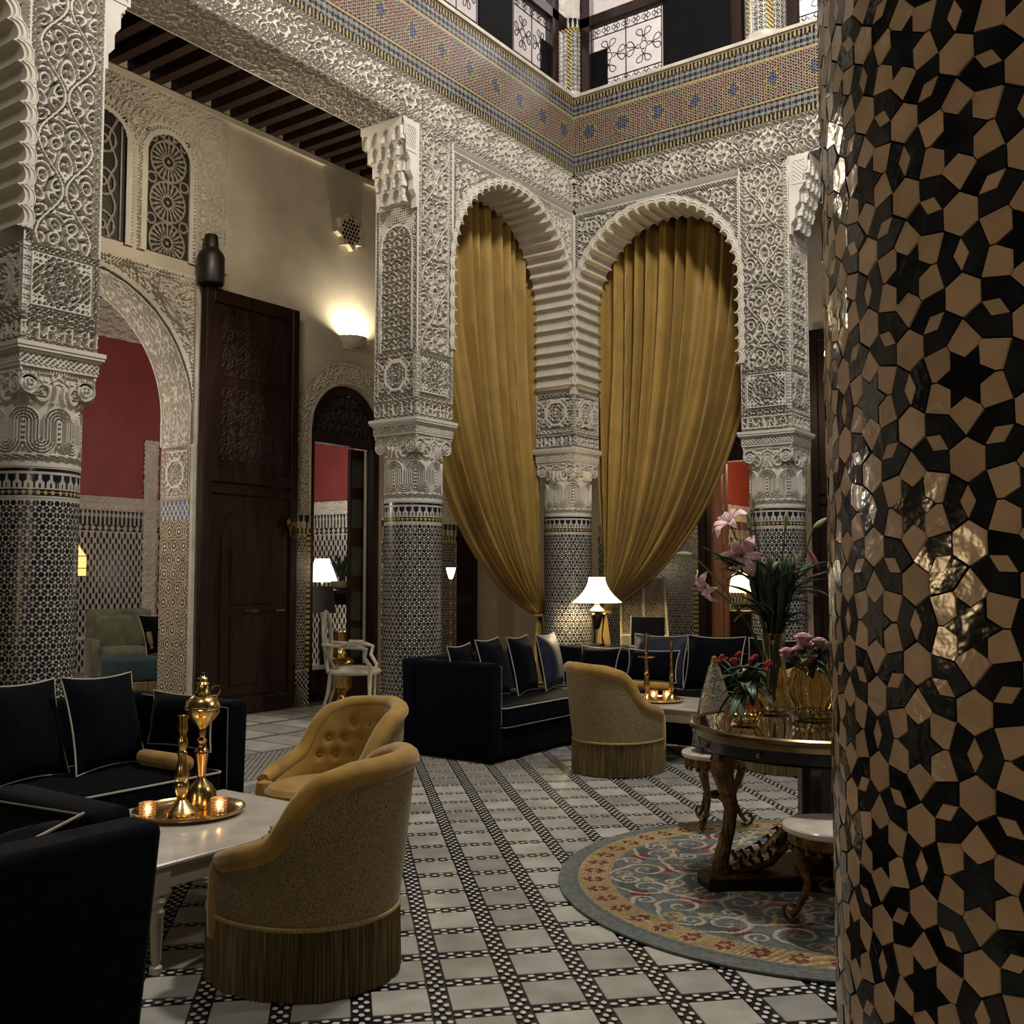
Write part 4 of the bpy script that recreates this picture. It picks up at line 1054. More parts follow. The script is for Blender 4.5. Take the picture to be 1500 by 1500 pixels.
for j in range(36):
    zc=ZB0+ZOFF+j*SB*.866
    for i in range(20):
        uc=(i+.5*(j%2))*SB+PH
        L=[('star_tile',0,0,0)]
        for k in range(6):
            a=k*PI/3; cx,cy=TM['chevron_tile'][1]; L.append(('chevron_tile',cx*math.cos(a)-cy*math.sin(a),cx*math.sin(a)+cy*math.cos(a),a))
            cx,cy=TM['kite_tile'][1]; L.append(('kite_tile',cx*math.cos(a)-cy*math.sin(a),cx*math.sin(a)+cy*math.cos(a),a))
        for k in range(3):
            a=k*PI/3; cx,cy=TM['lozenge_tile'][1]; L.append(('lozenge_tile',cx*math.cos(a)-cy*math.sin(a),cx*math.sin(a)+cy*math.cos(a),a))
        for k in (0,1):
            a=PI/6+k*PI/3; L.append(('hexagon_tile',SB*.5774*math.cos(a),SB*.5774*math.sin(a),0))
        for nm,dx,dz,a in L:
            z=zc+dz
            if z>2.5: continue
            cand[nm].append(((uc+dx)/RB,z,a))
camd=Vector((5.91-BX,-9.47-BY))
def score(c):
    th,z,a=c; n=Vector((math.cos(th),math.sin(th))); p=n*RB; d=camd-p; f=n.dot(d.normalized())
    if f<.05: return 99
    q=Vector((BX,BY))+p-Vector((5.91,-9.47)); zz=q.x*fdir[0]+q.y*fdir[1]; rr=q.x*fdir[1]-q.y*fdir[0]
    if zz<=0 or rr/zz>.56: return 50+abs(z-1.5)
    if abs((z-1.5)/zz+.0)>.62: return 50+abs(z-1.5)
    return zz
rest={'d':MB(),'c':MB()}
for nm,L in cand.items():
    L.sort(key=score); me=TM[nm][0]; mt=kinds[nm][1]
    for q,(th,z,a) in enumerate(L):
        r_=rnd.uniform
        B=Matrix(((-math.sin(th),0,math.cos(th)),(math.cos(th),0,math.sin(th)),(0,1,0))).to_4x4()
        tl=Matrix.Rotation(r_(-.035,.035),4,'X')@Matrix.Rotation(r_(-.045,.045),4,'Y')
        M=Matrix.Translation((RB*math.cos(th),RB*math.sin(th),z))@B@tl@Matrix.Rotation(a+r_(-.02,.02),4,'Z')
        if q<300:
            o=link(bpy.data.objects.new(nm,me),core); o.matrix_local=M
        else:
            b=rest['d' if mt is DARKP else 'c']; q0=len(b.v)
            n=len(me.vertices)//3; b.add([tuple(M@v.co) for v in me.vertices][:2*n],[tuple(range(n))]+[(n+i,n+(i+1)%n,(i+1)%n,i) for i in range(n)])
stuff(rest['d'].build('black_tile_field',DARKP,core,False)); stuff(rest['c'].build('cream_tile_field',CREAMP,core,False))
link(bpy.data.objects.new('carved_capital',cap_me),bc).location=(0,0,.46); 

# ================================================================ CURTAINS
def curtain(T,uL,uR,ztop,tie,label,nf,flip,dep):
    """cloth hung across an arch and drawn to a tie at one side. T(u,v,h)"""
    t=t3f(T); r=empty('curtain',(0,0,0),0,label,'curtain'); R_=random.Random(nf)
    ph=[R_.uniform(-.5,.5) for _ in range(40)]
    def nz(s,k): x=s*9+k*3.7; i=int(math.floor(x)); f_=x-i; f_=f_*f_*(3-2*f_); return ph[i%40]*(1-f_)+ph[(i+1)%40]*f_
    tu,tz=tie
    def path(s,q):
        uT=uL+(uR-uL)*s; far=abs(uT-tu)/abs(uR-uL)
        wb=.11*(s-.5); P0=(uT,ztop); P1=(uT+(tu-uT)*(.05+.10*(1-far)),tz+.75+.55*far*0+.35*(1-far)); P2=(tu+wb,tz)
        a=(1-q)**2; b=2*q*(1-q); c=q*q
        return a*P0[0]+b*P1[0]+c*P2[0],a*P0[1]+b*P1[1]+c*P2[1]
    def fn(s,q):
        q=q**.85
        u,z=path(s,q); amp=.115*(1-.55*q)*(.8+.5*abs(nz(s,3)))
        x_=2*PI*(nf*s+.75*nz(s,q*.5))+.5*math.sin(3*q); h=amp*(math.sin(x_)+.35*math.sin(2.3*x_+1))+.03*nz(s*1.7,5)
        h+=.10*math.sin(PI*min(1,q*1.15))*0+ .05*q*math.cos(PI*(s-.5))
        return t(u,z,h-dep)
    o=MB().grid(fn,nf*14,56).build('drape',CURT,r)
    md=o.modifiers.new('thickness','SOLIDIFY'); md.thickness=.006
    def tail(s,q):
        w_=.06+.16*q**.8; u=tu+(s-.5)*2*w_*.62-flip*.03*q; z=tz-.01-(tz-.14)*q; h=.030*math.sin(2*PI*6*s+q*1.5)*(.5+.8*q)
        return t(u,z,h-dep+.03)
    o=MB().grid(tail,90,20).build('tail',CURT,r); md=o.modifiers.new('thickness','SOLIDIFY'); md.thickness=.006
    MB().tube([t(tu+.085*math.cos(a),tz+.01*math.sin(a*2),-dep+.03+.075*math.sin(a)) for a in [2*PI*k/18 for k in range(18)]],.020,8,True).build('tieback',CURT,r)
    MB().tube([t(uL,ztop+.03,-dep),t(uR,ztop+.03,-dep)],.018,8).build('rod',WOOD,r)
    return r
TCA=frame((-TH,0,0),(0,1,0),(0,0,1),(1,0,0)); TCB=frame((0,TH,0),(1,0,0),(0,0,1),(0,-1,0))
curtain(TCA,-2.22,.08,5.58,(.17,1.07),'long ochre curtain swept towards the corner column, left arch',13,1,.12)
curtain(TCB,2.05,-.08,5.58,(.0,1.09),'long ochre curtain swept behind the lit table lamp, right arch',13,-1,.12)
# ================================================================ RUG
def rug():
    R=1.27; n=330; r=empty('round_rug',(4.168,-4.447,0),0,'round grey-blue floral rug with gold ring under the centre table','rug')
    MB().lathe([(R-.01,0.0),(R,.004),(R,.012),(R-.012,.017),(0,.017)],96).build('pile_base',mat('grey-blue rug wool',(.11,.122,.115),.95,var=.2,scale=40),r)
    x=np.linspace(-R+.06,R-.06,n+1); X,Y=np.meshgrid(x,x); xc=.5*(X[:-1,:-1]+X[1:,1:]); yc=.5*(Y[:-1,:-1]+Y[1:,1:])
    rr=np.hypot(xc,yc); th=np.arctan2(yc,xc); d=np.full(rr.shape,9.); dg=d.copy()
    h=x[1]-x[0]
    def stamp(D,px,py,w_):
        i=int((px-x[0])/h); j=int((py-x[0])/h); k=int(w_/h)+2
        a,b,c,e=max(0,j-k),min(n,j+k+1),max(0,i-k),min(n,i+k+1)
        if a<b and c<e: D[a:b,c:e]=np.minimum(D[a:b,c:e],np.hypot(xc[a:b,c:e]-px,yc[a:b,c:e]-py)-w_)
    def spiral(D,cx,cy,r0,a0,turn,w_,tailv):
        for q in range(70):
            t=q/69; rad=r0*(1-t)**.8+.006; a=a0+turn*2*PI*1.35*t; stamp(D,cx+rad*math.cos(a),cy+rad*math.sin(a),w_*(1-.5*t))
        for q in range(30):
            t=q/29; a=a0-turn*t*1.1; rad=r0*(1+1.1*t*t); stamp(D,cx+rad*math.cos(a),cy+rad*math.sin(a),w_*(1-.4*t))
    for k in range(9):
        A=2*PI*k/9
        for rad,off,r0,turn in ((.86,.0,.105,1),(.84,.36,.10,-1),(.60,.2,.13,1),(.57,.52,.09,-1),(.33,.1,.085,1),(.94,.2,.05,-1),(.72,.62,.06,1),(.46,.3,.06,-1),(.93,.55,.055,1)):
            a=A+off; spiral(d,rad*math.cos(a),rad*math.sin(a),r0,a+.5*turn,turn,.012,1)
        for rad,off,r0,turn in ((.73,.1,.07,-1),(.46,.45,.08,1),(.95,.45,.04,1)):
            a=A+off; spiral(dg,rad*math.cos(a),rad*math.sin(a),r0,a+2,turn,.013,1)
    def blob(rad,off,w1,w2,nf):
        best=np.zeros(rr.shape,bool)
        for k in range(9):
            a=2*PI*k/9+off; u=xc*math.cos(a)+yc*math.sin(a)-rad; v=-xc*math.sin(a)+yc*math.cos(a); q=np.hypot(u/w1,v/w2); t=np.arctan2(v/w2,u/w1)
            best|=q<(.72+.28*np.cos(nf*t))
        return best
    c=np.full(rr.shape,0)
    c=np.where(np.cos(9*th+rr*7)*np.cos(rr*19+1)>.55,6,c)
    c=np.where(blob(.72,.33,.13,.10,5),2,c); c=np.where(blob(.48,.05,.10,.12,6),2,c); c=np.where(blob(.92,.10,.055,.07,5),3,c); c=np.where(blob(.25,.3,.08,.06,5),3,c); c=np.where(blob(.72,.33,.05,.04,5),3,c); c=np.where(blob(.84,.55,.06,.045,4),4,c)
    c=np.where(dg<0,4,c); c=np.where(d<0,1,c)
    ring=(rr>1.015)&(rr<1.175); c=np.where(ring,4,c); c=np.where(ring&(np.abs(fr(rr*60)-.5)<.14),5,c)
    pa=fr(th/(2*PI)*46)-.5; ww=2*PI*1.1/46
    for s in (-1,1):
        u=pa*ww; v=rr-1.095-s*.030; mo=(np.hypot(u/.7,v-.008*s)<.017)|(np.hypot(u-.022,v+.010*s)<.014)|(np.hypot(u+.022,v+.010*s)<.014)
        c=np.where(ring&mo,3,c)
    c=np.where(rr>=1.175,0,c)
    Z=np.full(X.shape,.0182); mask=(rr<1.19).ravel()
    hz=np.where((c==1)|(c==2)|(c==4),.003,0.); Z[:-1,:-1]+=hz
    me=npmesh('woven_pattern',np.stack([X,Y,Z],-1),gridfaces(n+1,n+1)[mask],
        [mat('rug slate blue',(.10,.115,.11),.95,var=.2,scale=40),mat('rug cream',(.36,.31,.24),.95,var=.15,scale=40),mat('rug terracotta',(.19,.085,.055),.95,var=.3,scale=30),mat('rug dark red',(.12,.02,.015),.95,var=.2),mat('rug gold',(.33,.245,.12),.95,var=.2,scale=40),mat('rug ochre line',(.22,.15,.06),.95),mat('rug dark slate',(.055,.07,.068),.95,var=.2,scale=40)],c.ravel()[mask])
    stuff(link(bpy.data.objects.new('woven_pattern',me),r)); r.rotation_euler=(0,0,.4)
rug()

# ================================================================ SOFAS AND CUSHIONS
def soft_box(x0,x1,y0,y1,z0,z1,r=.04,crown=0.):
    m=MB(); n=5
    def ring(ins,z):
        P=[]
        for cx,cy,a0 in ((x1-r,y1-r,0),(x0+r,y1-r,PI/2),(x0+r,y0+r,PI),(x1-r,y0+r,1.5*PI)):
            for k in range(n): a=a0+PI/2*k/(n-1); P.append((cx+(r-ins)*math.cos(a),cy+(r-ins)*math.sin(a),z))
        return P
    R=[]
    for k in range(4): a=PI/2*k/3; R.append(ring(r*(1-math.sin(a)),z0+r*(1-math.cos(a))))
    for k in range(4): a=PI/2*k/3; R.append(ring(r*(1-math.cos(a)),z1-r*(1-math.sin(a))))
    N=len(R[0]); v=sum(R,[]); f=[tuple(range(N-1,-1,-1))]
    for k in range(len(R)-1):
        for i in range(N): j=(i+1)%N; f.append((k*N+i,k*N+j,k*N+N+j,k*N+N+i))
    b=(len(R)-1)*N
    if crown:
        cx,cy=(x0+x1)/2,(y0+y1)/2; m2=len(v)
        for t in (.35,.7): v+=[(cx+(p[0]-cx)*(1-t),cy+(p[1]-cy)*(1-t),z1+crown*math.sin(t*PI/2)) for p in R[-1]]
        for q in (b,m2):
            e=m2 if q==b else m2+N
            for i in range(N): j=(i+1)%N; f.append((q+i,q+j,e+j,e+i))
        f.append(tuple(range(m2+N,m2+2*N)))
    else: f.append(tuple(range(b,b+N)))
    return m.add(v,f)
def rect_pipe(x0,x1,y0,y1,z,r=.008,c=.04):
    P=[]
    for cx,cy,a0 in ((x1-c,y1-c,0),(x0+c,y1-c,PI/2),(x0+c,y0+c,PI),(x1-c,y0+c,1.5*PI)):
        for k in range(5): a=a0+PI/2*k/4; P.append((cx+c*math.cos(a),cy+c*math.sin(a),z))
    return MB().tube(P,r,6,True)
def sofa(loc,rz,L,D,label,arms=(True,True),H=.80,nc=2,group=None,flare=.03):
    r=empty('sofa',loc,rz,label,'sofa',group)
    soft_box(.02,L-.02,-D+.01,-.02,.03,.26,.02).build('base',NAVY,r)
    for x in (.12,L-.12):
        for y in (-.10,-D+.1): MB().lathe([(.025,0),(.03,.04)],10,(x,y,0)).build('foot',WOOD2,r)
    m=soft_box(0,L,-.17,0,.03,H,.03); m.v=[(x,y+(z-.05)*flare*1.4*(1 if y>-.1 else 1),z) for x,y,z in m.v]; m.build('back',NAVY,r)
    for k,a in enumerate(arms):
        if a:
            x0,x1=(0,.15) if k==0 else (L-.15,L)
            m=soft_box(x0,x1,-D,-.15,.03,H,.03); s=-1 if k==0 else 1
            m.v=[(x+s*(z-.05)*flare,y,z) for x,y,z in m.v]; am=m.build('arm',NAVY,r)
            xx=(x0 if k==0 else x1)+s*(H-.09)*flare
            xi=(x1 if k==0 else x0)+s*(H-.09)*flare
            MB().tube([(xi,-D+.0,.30),(xi+s*0,-D-.001,H-.03),(xi,-.2,H-.005)],.004,5).build('arm_piping',mat('dull piping',(.16,.15,.13),.8),am)
    a0=.16 if arms[0] else .01; a1=L-.16 if arms[1] else L-.01; w_=(a1-a0)/nc
    for i in range(nc):
        c=soft_box(a0+i*w_,a0+(i+1)*w_-.006,-D-.02,-.18,.26,.44,.045,.02).build('seat_cushion',NAVY,r)
        rect_pipe(a0+i*w_,a0+(i+1)*w_-.006,-D-.02,-.18,.43,.0055).build('piping',PIPE,c)
        rect_pipe(a0+i*w_,a0+(i+1)*w_-.006,-D-.02,-.18,.275,.005).build('piping',mat('dull piping',(.16,.15,.13),.8),c)
    return r
def pillow_mesh(w_,h_,th,seed,mt,pipe=True):
    R_=random.Random(seed); m=MB(); n=13; k1,k2=R_.uniform(-.3,.3),R_.uniform(-.3,.3)
    def outline(s,t): return w_*s*(1-.09*(1-t*t)),h_*t*(1-.09*(1-s*s)+.02*k1*s)
    def side(sg):
        def f(a,b):
            s,t=a*2-1,b*2-1; x,z=outline(s,t); e=max(0,1-abs(s)**2.6)**.6*max(0,1-abs(t)**2.6)**.6
            return (x,sg*th*e+.012*math.sin(3*s+k2)*e,z+h_)
        return f
    m.grid(side(1),n,n); m.grid(side(-1),n,n); me=m.mesh('cushion',mt,True,70); pm=None
    P=[]
    for i in range(12): P.append((-1+2*i/12,-1))
    for i in range(12): P.append((1,-1+2*i/12))
    for i in range(12): P.append((1-2*i/12,1))
    for i in range(12): P.append((-1,1-2*i/12))
    pm=MB().tube([(outline(s,t)[0],0,outline(s,t)[1]+h_) for s,t in P],.0048,6,True).mesh('piping',PIPE)
    return me,pm
PM={(k,mm):pillow_mesh(a,b,c,k,NAVY if mm==0 else NAVYB) for k,(a,b,c) in enumerate(((.25,.24,.085),(.28,.26,.09),(.26,.15,.075))) for mm in (0,1)}
def cushion(loc,rz,tilt,kind,label,group=None,mm=0,roll=0):
    me,pm=PM[(kind,mm)]; o=link(bpy.data.objects.new('cushion',me)); o.location=loc; o.rotation_euler=(tilt,roll,rz); tag(o,label,'cushion',group)
    link(bpy.data.objects.new('piping',pm),o); return o
def bolster(loc,rz,L,label,group=None):
    m=MB(); pr=[(0,0),(.02,.002),(.038,.015),(.044,.04),(.044,L-.04),(.038,L-.015),(.02,L-.002),(0,L)]
    m.lathe(pr,16).xf(Matrix.Rotation(PI/2,4,'Y')); o=m.build('bolster_cushion',GOLDV); o.location=loc; o.rotation_euler=(0,0,rz); tag(o,label,'cushion',group)
    for x in (.0,L): MB().lathe([(0,0),(.012,0),(.012,.01),(0,.012)],8).xf(Matrix.Translation((x,0,0))@Matrix.Rotation(PI/2 if x else -PI/2,4,'Y')).build('button',GOLDV,o)
# far corner sofa, two runs
sofa((.06,-2.86,0),PI/2,1.70,.94,'navy velvet sofa run along left arcade below gold curtain',(True,False),.80,1)
sofa((.10,-.46,0),0,3.3,.66,'navy velvet sofa run in front of the lit lamp, behind candle table',(False,True),.79,3)
gA='cushions on the left run of the corner sofa'
for y,t,k,mm,lA in ((-2.62,-.20,0,0,'small navy piped cushion tucked against the far sofa arm'),(-2.26,-.24,1,0,'navy piped cushion next to the small one at far sofa arm'),(-1.82,-.22,1,0,'navy piped cushion between another cushion and the blue-lit one'),(-1.38,-.2,1,1,'blue-lit navy piped cushion under the left curtain tieback')):
    cushion((.64 if k else .58,y,.455),PI/2+.27,t,k,lA,gA,mm)
cushion((.82,-.95,.53),-.25,-.25,2,'wide short navy cushion with wavy ivory piping in sofa corner','short cushions above gold bolsters')
bolster((.66,-1.08,.50),-.1,.42,'gold velvet bolster under a short cushion in the sofa corner')
gB='cushions on the back run of the corner sofa'
for x,t,k,mm,lB in ((1.38,-.30,1,1,'blue-lit navy cushion on the back sofa behind thin candlesticks'),(1.95,-.25,1,0,'large navy piped cushion on back sofa below the right doorway'),(2.54,-.3,1,0,'navy piped cushion on back sofa partly behind the lily vase')): cushion((x,-.80,.45),.06*k,t,k,lB,gB,mm,roll=.05*(k-1))
cushion((1.42,-.98,.53),.05,-.3,2,'wide short navy cushion beside the candlesticks on the back sofa','short cushions above gold bolsters')
bolster((1.18,-1.09,.50),.02,.50,'gold velvet bolster behind the candlesticks on the back sofa')
# sofa behind the brass ewer
sofa((.32,-8.45,0),PI/2,2.86,.98,'navy velvet sofa behind the brass ewer table',(False,True),.80,2)
g1='cushions on the sofa behind the brass ewer'
for y,k,l1 in ((-7.08,1,'black-navy piped cushion leaning in front of the tiled column foot'),(-6.60,1,'black-navy piped cushion right of the tiled column, middle of sofa'),(-6.13,1,'black-navy piped cushion next to the short one at sofa arm')): cushion((.86,y,.455),PI/2+.30,-.26,k,l1,g1,0,roll=.03)
cushion((1.06,-5.86,.55),.06,-.12,2,'short navy cushion above gold bolster against sofa arm')
bolster((.90,-5.99,.505),.03,.42,'gold velvet bolster against the arm behind the brass ewer')
# near sofa, seen from its back
sofa((3.27,-7.62,0),-PI/2,1.9,.78,'black-navy sofa seen from its plain velvet back beside marble table',(True,True),.80,2,flare=.10)
cushion((2.80,-7.98,.47),-PI/2,-.95,1,'navy cushion with ivory piping lying over the near sofa arm',None,0,roll=.25)

# ================================================================ TUB CHAIRS
_k=((-20,.805),(0,.805),(45,.79),(66,.75),(77,.68),(84,.60),(92,.53),(108,.49),(128,.455),(150,.44))
HX=np.linspace(-5,150,311); HY=np.interp(HX,[a for a,_ in _k],[b for _,b in _k]); HY=np.convolve(np.pad(HY,7,'edge'),np.ones(15)/15,'valid')
def tub_chair(loc,face,label):
    """local +y is the way it faces"""
    r=empty('tub_chair',loc,math.atan2(face[1],face[0])-PI/2,label,'chair')
    def foot(a,k=1.):   # a = angle from the back
        x=.325*math.sin(a); y=-.335*math.cos(a)
        if y>0: y*=1.18
        return x*k,y*k
    AM=math.radians(138)
    def H(a):
        d=abs(math.degrees(a)); 
        return float(np.interp(d,HX,HY))
    def lean(z): return 1+.085*max(0,(z-.25)/.55)
    NA=72
    def outer(s,t): a=-AM+2*AM*s; z=.24+(H(a)-.24)*t; k=lean(z)*(1+.015*math.sin(PI*t)); x,y=foot(a,k); return (x,y-(z-.2)*.06*math.cos(a/2),z)
    MB().grid(outer,NA,16).build('outer_shell',GOLDD,r)
    B=[]   # buttons in (a,z)
    for j,z in enumerate((.70,.615,.53)):
        for i in range(-4,5):
            a=math.radians((i+.5*(j%2))*19)
            if abs(a)<math.radians(78) and z<H(a)-.07: B.append((a,z))
    def inner(s,t):
        a=-AM+2*AM*s; z=.40+(H(a)-.005-.40)*t; k=lean(z)-.25
        q=0
        for ba,bz in B:
            dx=(a-ba)*.26; dz=z-bz; dd=math.hypot(dx,dz); q+=.024*math.exp(-(dd/.022)**2); 
            if dz<0 and abs(dx)<.05: q+=.0
        q+=.006*abs(math.sin((a*.26/.086+z/.17)*PI))*0
        puff=-.022*math.sin(PI*min(1,t*1.0))
        x,y=foot(a,k+puff+q*2.4); return (x,y-(z-.2)*.06*math.cos(a/2),z)
    ti=MB().grid(inner,110,34).build('tufted_inner_back',GOLDV,r)
    for ba,bz in B:
        x,y=foot(ba,lean(bz)-.25-.022+.045); MB().ball((x,y-(bz-.2)*.06*math.cos(ba/2),bz),.010,8,5).build('button',GOLDV,ti)
    P=[];rr=[]
    for i in range(81):
        a=-AM+2*AM*i/80; z=H(a); x,y=foot(a,lean(z)-.085); P.append((x,y-(z-.2)*.06*math.cos(a/2),z-.002)); rr.append(.047 if 3<i<77 else .047-.004*(4-min(i,80-i)))
    MB().tube(P,rr,12).build('padded_rim',GOLDV,r)
    for s in (-1,1):   # arm front panel
        a=s*AM; x,y=foot(a,lean(.3)-.09)
        m=MB(); m.lathe([(.046,.17),(.05,.25),(.047,.40),(.040,.435),(0,.45)],12,(x,y,0)); m.build('arm_front',GOLDV,r)
    pts=[foot(-PI+2*PI*k/48,.94) for k in range(48)]
    MB().prism(pts[::-1] if False else pts,.03,.36).build('seat_base',GOLDV,r)
    m=MB(); rings=[(.36,.80),(.41,.80),(.435,.74),(.448,.5),(.452,.0)]
    v=[];f=[]
    for z,k in rings: v+=[(foot(-PI+2*PI*i/40,k)[0],foot(-PI+2*PI*i/40,k)[1]+.03,z) for i in range(40)]
    for j in range(4):
        for i in range(40): f.append((j*40+i,j*40+(i+1)%40,j*40+40+(i+1)%40,j*40+40+i))
    m.add(v,f).build('seat_cushion',GOLDV,r)
    NC=150; v=[];f=[]; Rr=random.Random(3)
    for zi,z in enumerate((.25,.24,.12,.006)):
        for i in range(NC*4):
            a=-PI+2*PI*i/(NC*4); c=math.cos(2*PI*(i%4)/4); k=1.0+(.0 if zi==0 else .020)*c+.018*zi/3+(.010*math.sin(a*17)+.006*math.sin(a*41))*(zi/3); x,y=foot(a,k); v.append((x,y,z))
    M_=NC*4
    for j in range(3):
        for i in range(M_): f.append((j*M_+i,(j+1)*M_+i,(j+1)*M_+(i+1)%M_,j*M_+(i+1)%M_))
    stuff(MB().add(v,f).build('bullion_fringe',FRINGE,r,False))
    MB().tube([(*foot(-PI+2*PI*k/60,1.012),.252) for k in range(60)],.009,6,True).build('gimp_braid',mat('gold braid',(.33,.22,.07),.6,var=.3,scale=150),r)
    return r
tub_chair((2.945,-6.645,0),(-.93,-.37),'gold velvet tub chair beside the marble table with brass ewer, back turned')
tub_chair((2.00,-5.62,0),(-.25,-.97),'gold tub chair with buttoned back facing the brass ewer table')
tub_chair((1.90,-2.46,0),(.40,.92),'gold tub chair at the far candle table by navy sofa')
tub_chair((2.98,-1.62,0),(-.95,.2),'gold tub chair half hidden behind the amber vases')

# ================================================================ COFFEE TABLES
def coffee_table(x0,x1,y0,y1,label,sz=1.):
    cx,cy=(x0+x1)/2,(y0+y1)/2; a,b=(x1-x0)/2,(y1-y0)/2; r=empty('coffee_table',(cx,cy,0),0,label,'table')
    m=MB()
    for z0,z1,e in ((.418,.43,-.012),(.43,.45,0)): m.bbox(-a-e,a+e,-b-e,b+e,z0,z1,.006)
    m.build('marble_top',mat('coffee table marble',(.50,.46,.40),.15,var=.16,scale=5,c2=(.40,.36,.31)),r,False)
    for s in (-1,1):
        MB().bbox(-a+.05,a-.05,s*(b-.06)-.012,s*(b-.06)+.012,.33,.418,.004).build('apron',IVORY,r,False)
        MB().bbox(s*(a-.06)-.012,s*(a-.06)+.012,-b+.05,b-.05,.33,.418,.004).build('apron',IVORY,r,False)
    pr=[(.018,0),(.024,.012),(.024,.03),(.014,.04),(.019,.06),(.026,.22),(.030,.25),(.020,.262),(.030,.275),(.034,.29),(.022,.305),(.022,.33)]
    lm=MB().lathe(pr,14).box(-.034,.034,-.034,.034,.32,.418).mesh('leg',IVORY)
    for s in (-1,1):
        for t in (-1,1):
            o=link(bpy.data.objects.new('leg',lm),r); o.location=(s*(a-.055),t*(b-.055),0)
    r.scale=(1,1,sz); return r
coffee_table(1.66,2.57,-7.08,-6.03,'marble-topped cream coffee table holding the tall brass ewer',.94)
coffee_table(1.50,2.40,-2.02,-1.30,'marble-topped cream coffee table holding two thin candlesticks')
def tray(x,y,z,R,label):
    o=MB().lathe([(0,0),(R*.78,0),(R*.97,.012),(R,.024),(R*1.01,.026),(R*.985,.028),(R*.95,.018),(R*.77,.006),(0,.006)],48).build('brass_tray',BRASS,loc=(x,y,z)); tag(o,label,'tray')
    MB().lathe([(R*.60,.0065),(R*.62,.009),(R*.64,.0065)],48,cap=False).build('engraved_ring',BRASSD,o); return o
tray(1.97,-6.47,.424,.245,'round brass tray under the ewer and candlestick')
tray(1.88,-1.68,.451,.20,'round brass tray under two thin candlesticks')
def candlestick(x,y,z,h,prof,label,tip=None,extra=None):
    r=empty('candlestick',(x,y,z),0,label,'candlestick'); n=len(prof)
    k=max(q for _,q in prof); P=[(a*h/.46,b*h/k) for a,b in prof]; i=next(j for j,(a,b) in enumerate(P) if b>h*.2)
    MB().lathe(P[:i+1],24).build('foot',BRASS,r); MB().lathe(P[i:],20).build('stem',BRASS,r)
    MB().lathe([(.010,h-.012),(.016,h-.005),(.016,h+.002),(.010,h+.004),(.008,h-.006),(0,h-.006)],14).build('socket',BRASS,r)
    if extra:
        for zz,R in extra: MB().lathe([(.008,zz),(R,zz+.004),(R+.003,zz+.010),(R,zz+.008),(.008,zz+.008)],24).build('drip_pan',BRASS,r)
    return r
fat=[(.085,0),(.088,.012),(.07,.022),(.075,.035),(.058,.048),(.036,.07),(.022,.085),(.021,.10),(.030,.125),(.034,.145),(.030,.165),(.026,.17),(.031,.18),(.032,.195),(.026,.23),(.017,.27),(.022,.285),(.022,.295),(.015,.305),(.024,.335),(.024,.35),(.016,.37),(.022,.395),(.024,.41),(.019,.435),(.025,.45),(.024,.46)]
thin=[(.055,0),(.056,.01),(.040,.022),(.026,.04),(.013,.06),(.012,.075),(.019,.10),(.021,.12),(.013,.15),(.020,.17),(.020,.185),(.012,.20),(.017,.22),(.011,.25),(.014,.28),(.009,.30),(.012,.35),(.008,.38),(.012,.42),(.014,.44),(.02,.455),(.02,.46)]
candlestick(2.05,-6.575,.431,.45,fat,'stout turned brass candlestick on tray in front of the ewer')
candlestick(1.82,-1.80,.458,.56,thin,'thin brass candlestick with wide drip pan on far tray',extra=[(.36,.07)])
candlestick(1.98,-1.66,.458,.50,thin,'thin brass candlestick with tall taper socket on far tray')
# brass ewer
e=empty('brass_ewer',(1.92,-6.37,.431),0,'tall engraved brass ewer with domed lid on the tray','ewer')
MB().lathe([(.075,0),(.078,.01),(.072,.03),(.068,.07),(.05,.10),(.022,.125),(.018,.14)],28).build('domed_foot',BRASS,e)
MB().lathe([(.018,.14),(.030,.24),(.034,.245),(.034,.255),(.022,.27),(.018,.29),(.024,.305),(.014,.32),(.020,.345),(.018,.36)],24).build('stem',COPPER,e)
MB().lathe([(.018,.36),(.03,.375),(.062,.41),(.078,.435),(.080,.45),(.076,.455),(.080,.46),(.074,.485),(.052,.505),(.032,.515)],32,rib=.02,nr=16).build('bowl',BRASS,e)
ld=MB().lathe([(.034,.515),(.036,.525),(.026,.54),(.024,.56),(.030,.565),(.022,.575),(.024,.59),(.012,.60),(.010,.605),(0,.61)],20).build('lid',BRASS,e)
MB().ball((0,0,.61),.010,10,6).build('finial',IRON,ld)
MB().tube([(.055,.03,.50),(.075,.04,.535),(.07,.037,.56),(.045,.024,.555),(.035,.02,.54)],.0035,6).build('chain_hook',BRASS,e)
def votive(x,y,z,label,mt,en):
    r=empty('votive_glass',(x,y,z),0,label,'candle')
    gm=MB().lathe([(0,0),(.034,0),(.036,.004),(.037,.075),(.034,.075),(.033,.008),(0,.007)],24).build('glass_cup',mt,r)
    cage=MB()
    for k in range(14):
        a=2*PI*k/14; cage.tube([(.0378*math.cos(a),.0378*math.sin(a),.002),(.0385*math.cos(a),.0385*math.sin(a),.074)],.0012,4)
    for q in range(6): cage.tube([(.0382*math.cos(a),.0382*math.sin(a),.006+.013*q) for a in [2*PI*k/20 for k in range(20)]],.0012,4,True)
    cage.build('wire_lattice',COPPER,r)
    MB().lathe([(0,.008),(.020,.008),(.020,.024),(0,.025)],14).build('wax',mat('candle wax',(.8,.7,.5),.5),r)
    MB().lathe([(0,.026),(.005,.032),(.0055,.04),(.003,.050),(0,.058)],8).build('flame',FLAME,r)
    light('candle_light','POINT',(x,y,z+.05),en,(1,.55,.22),.01)
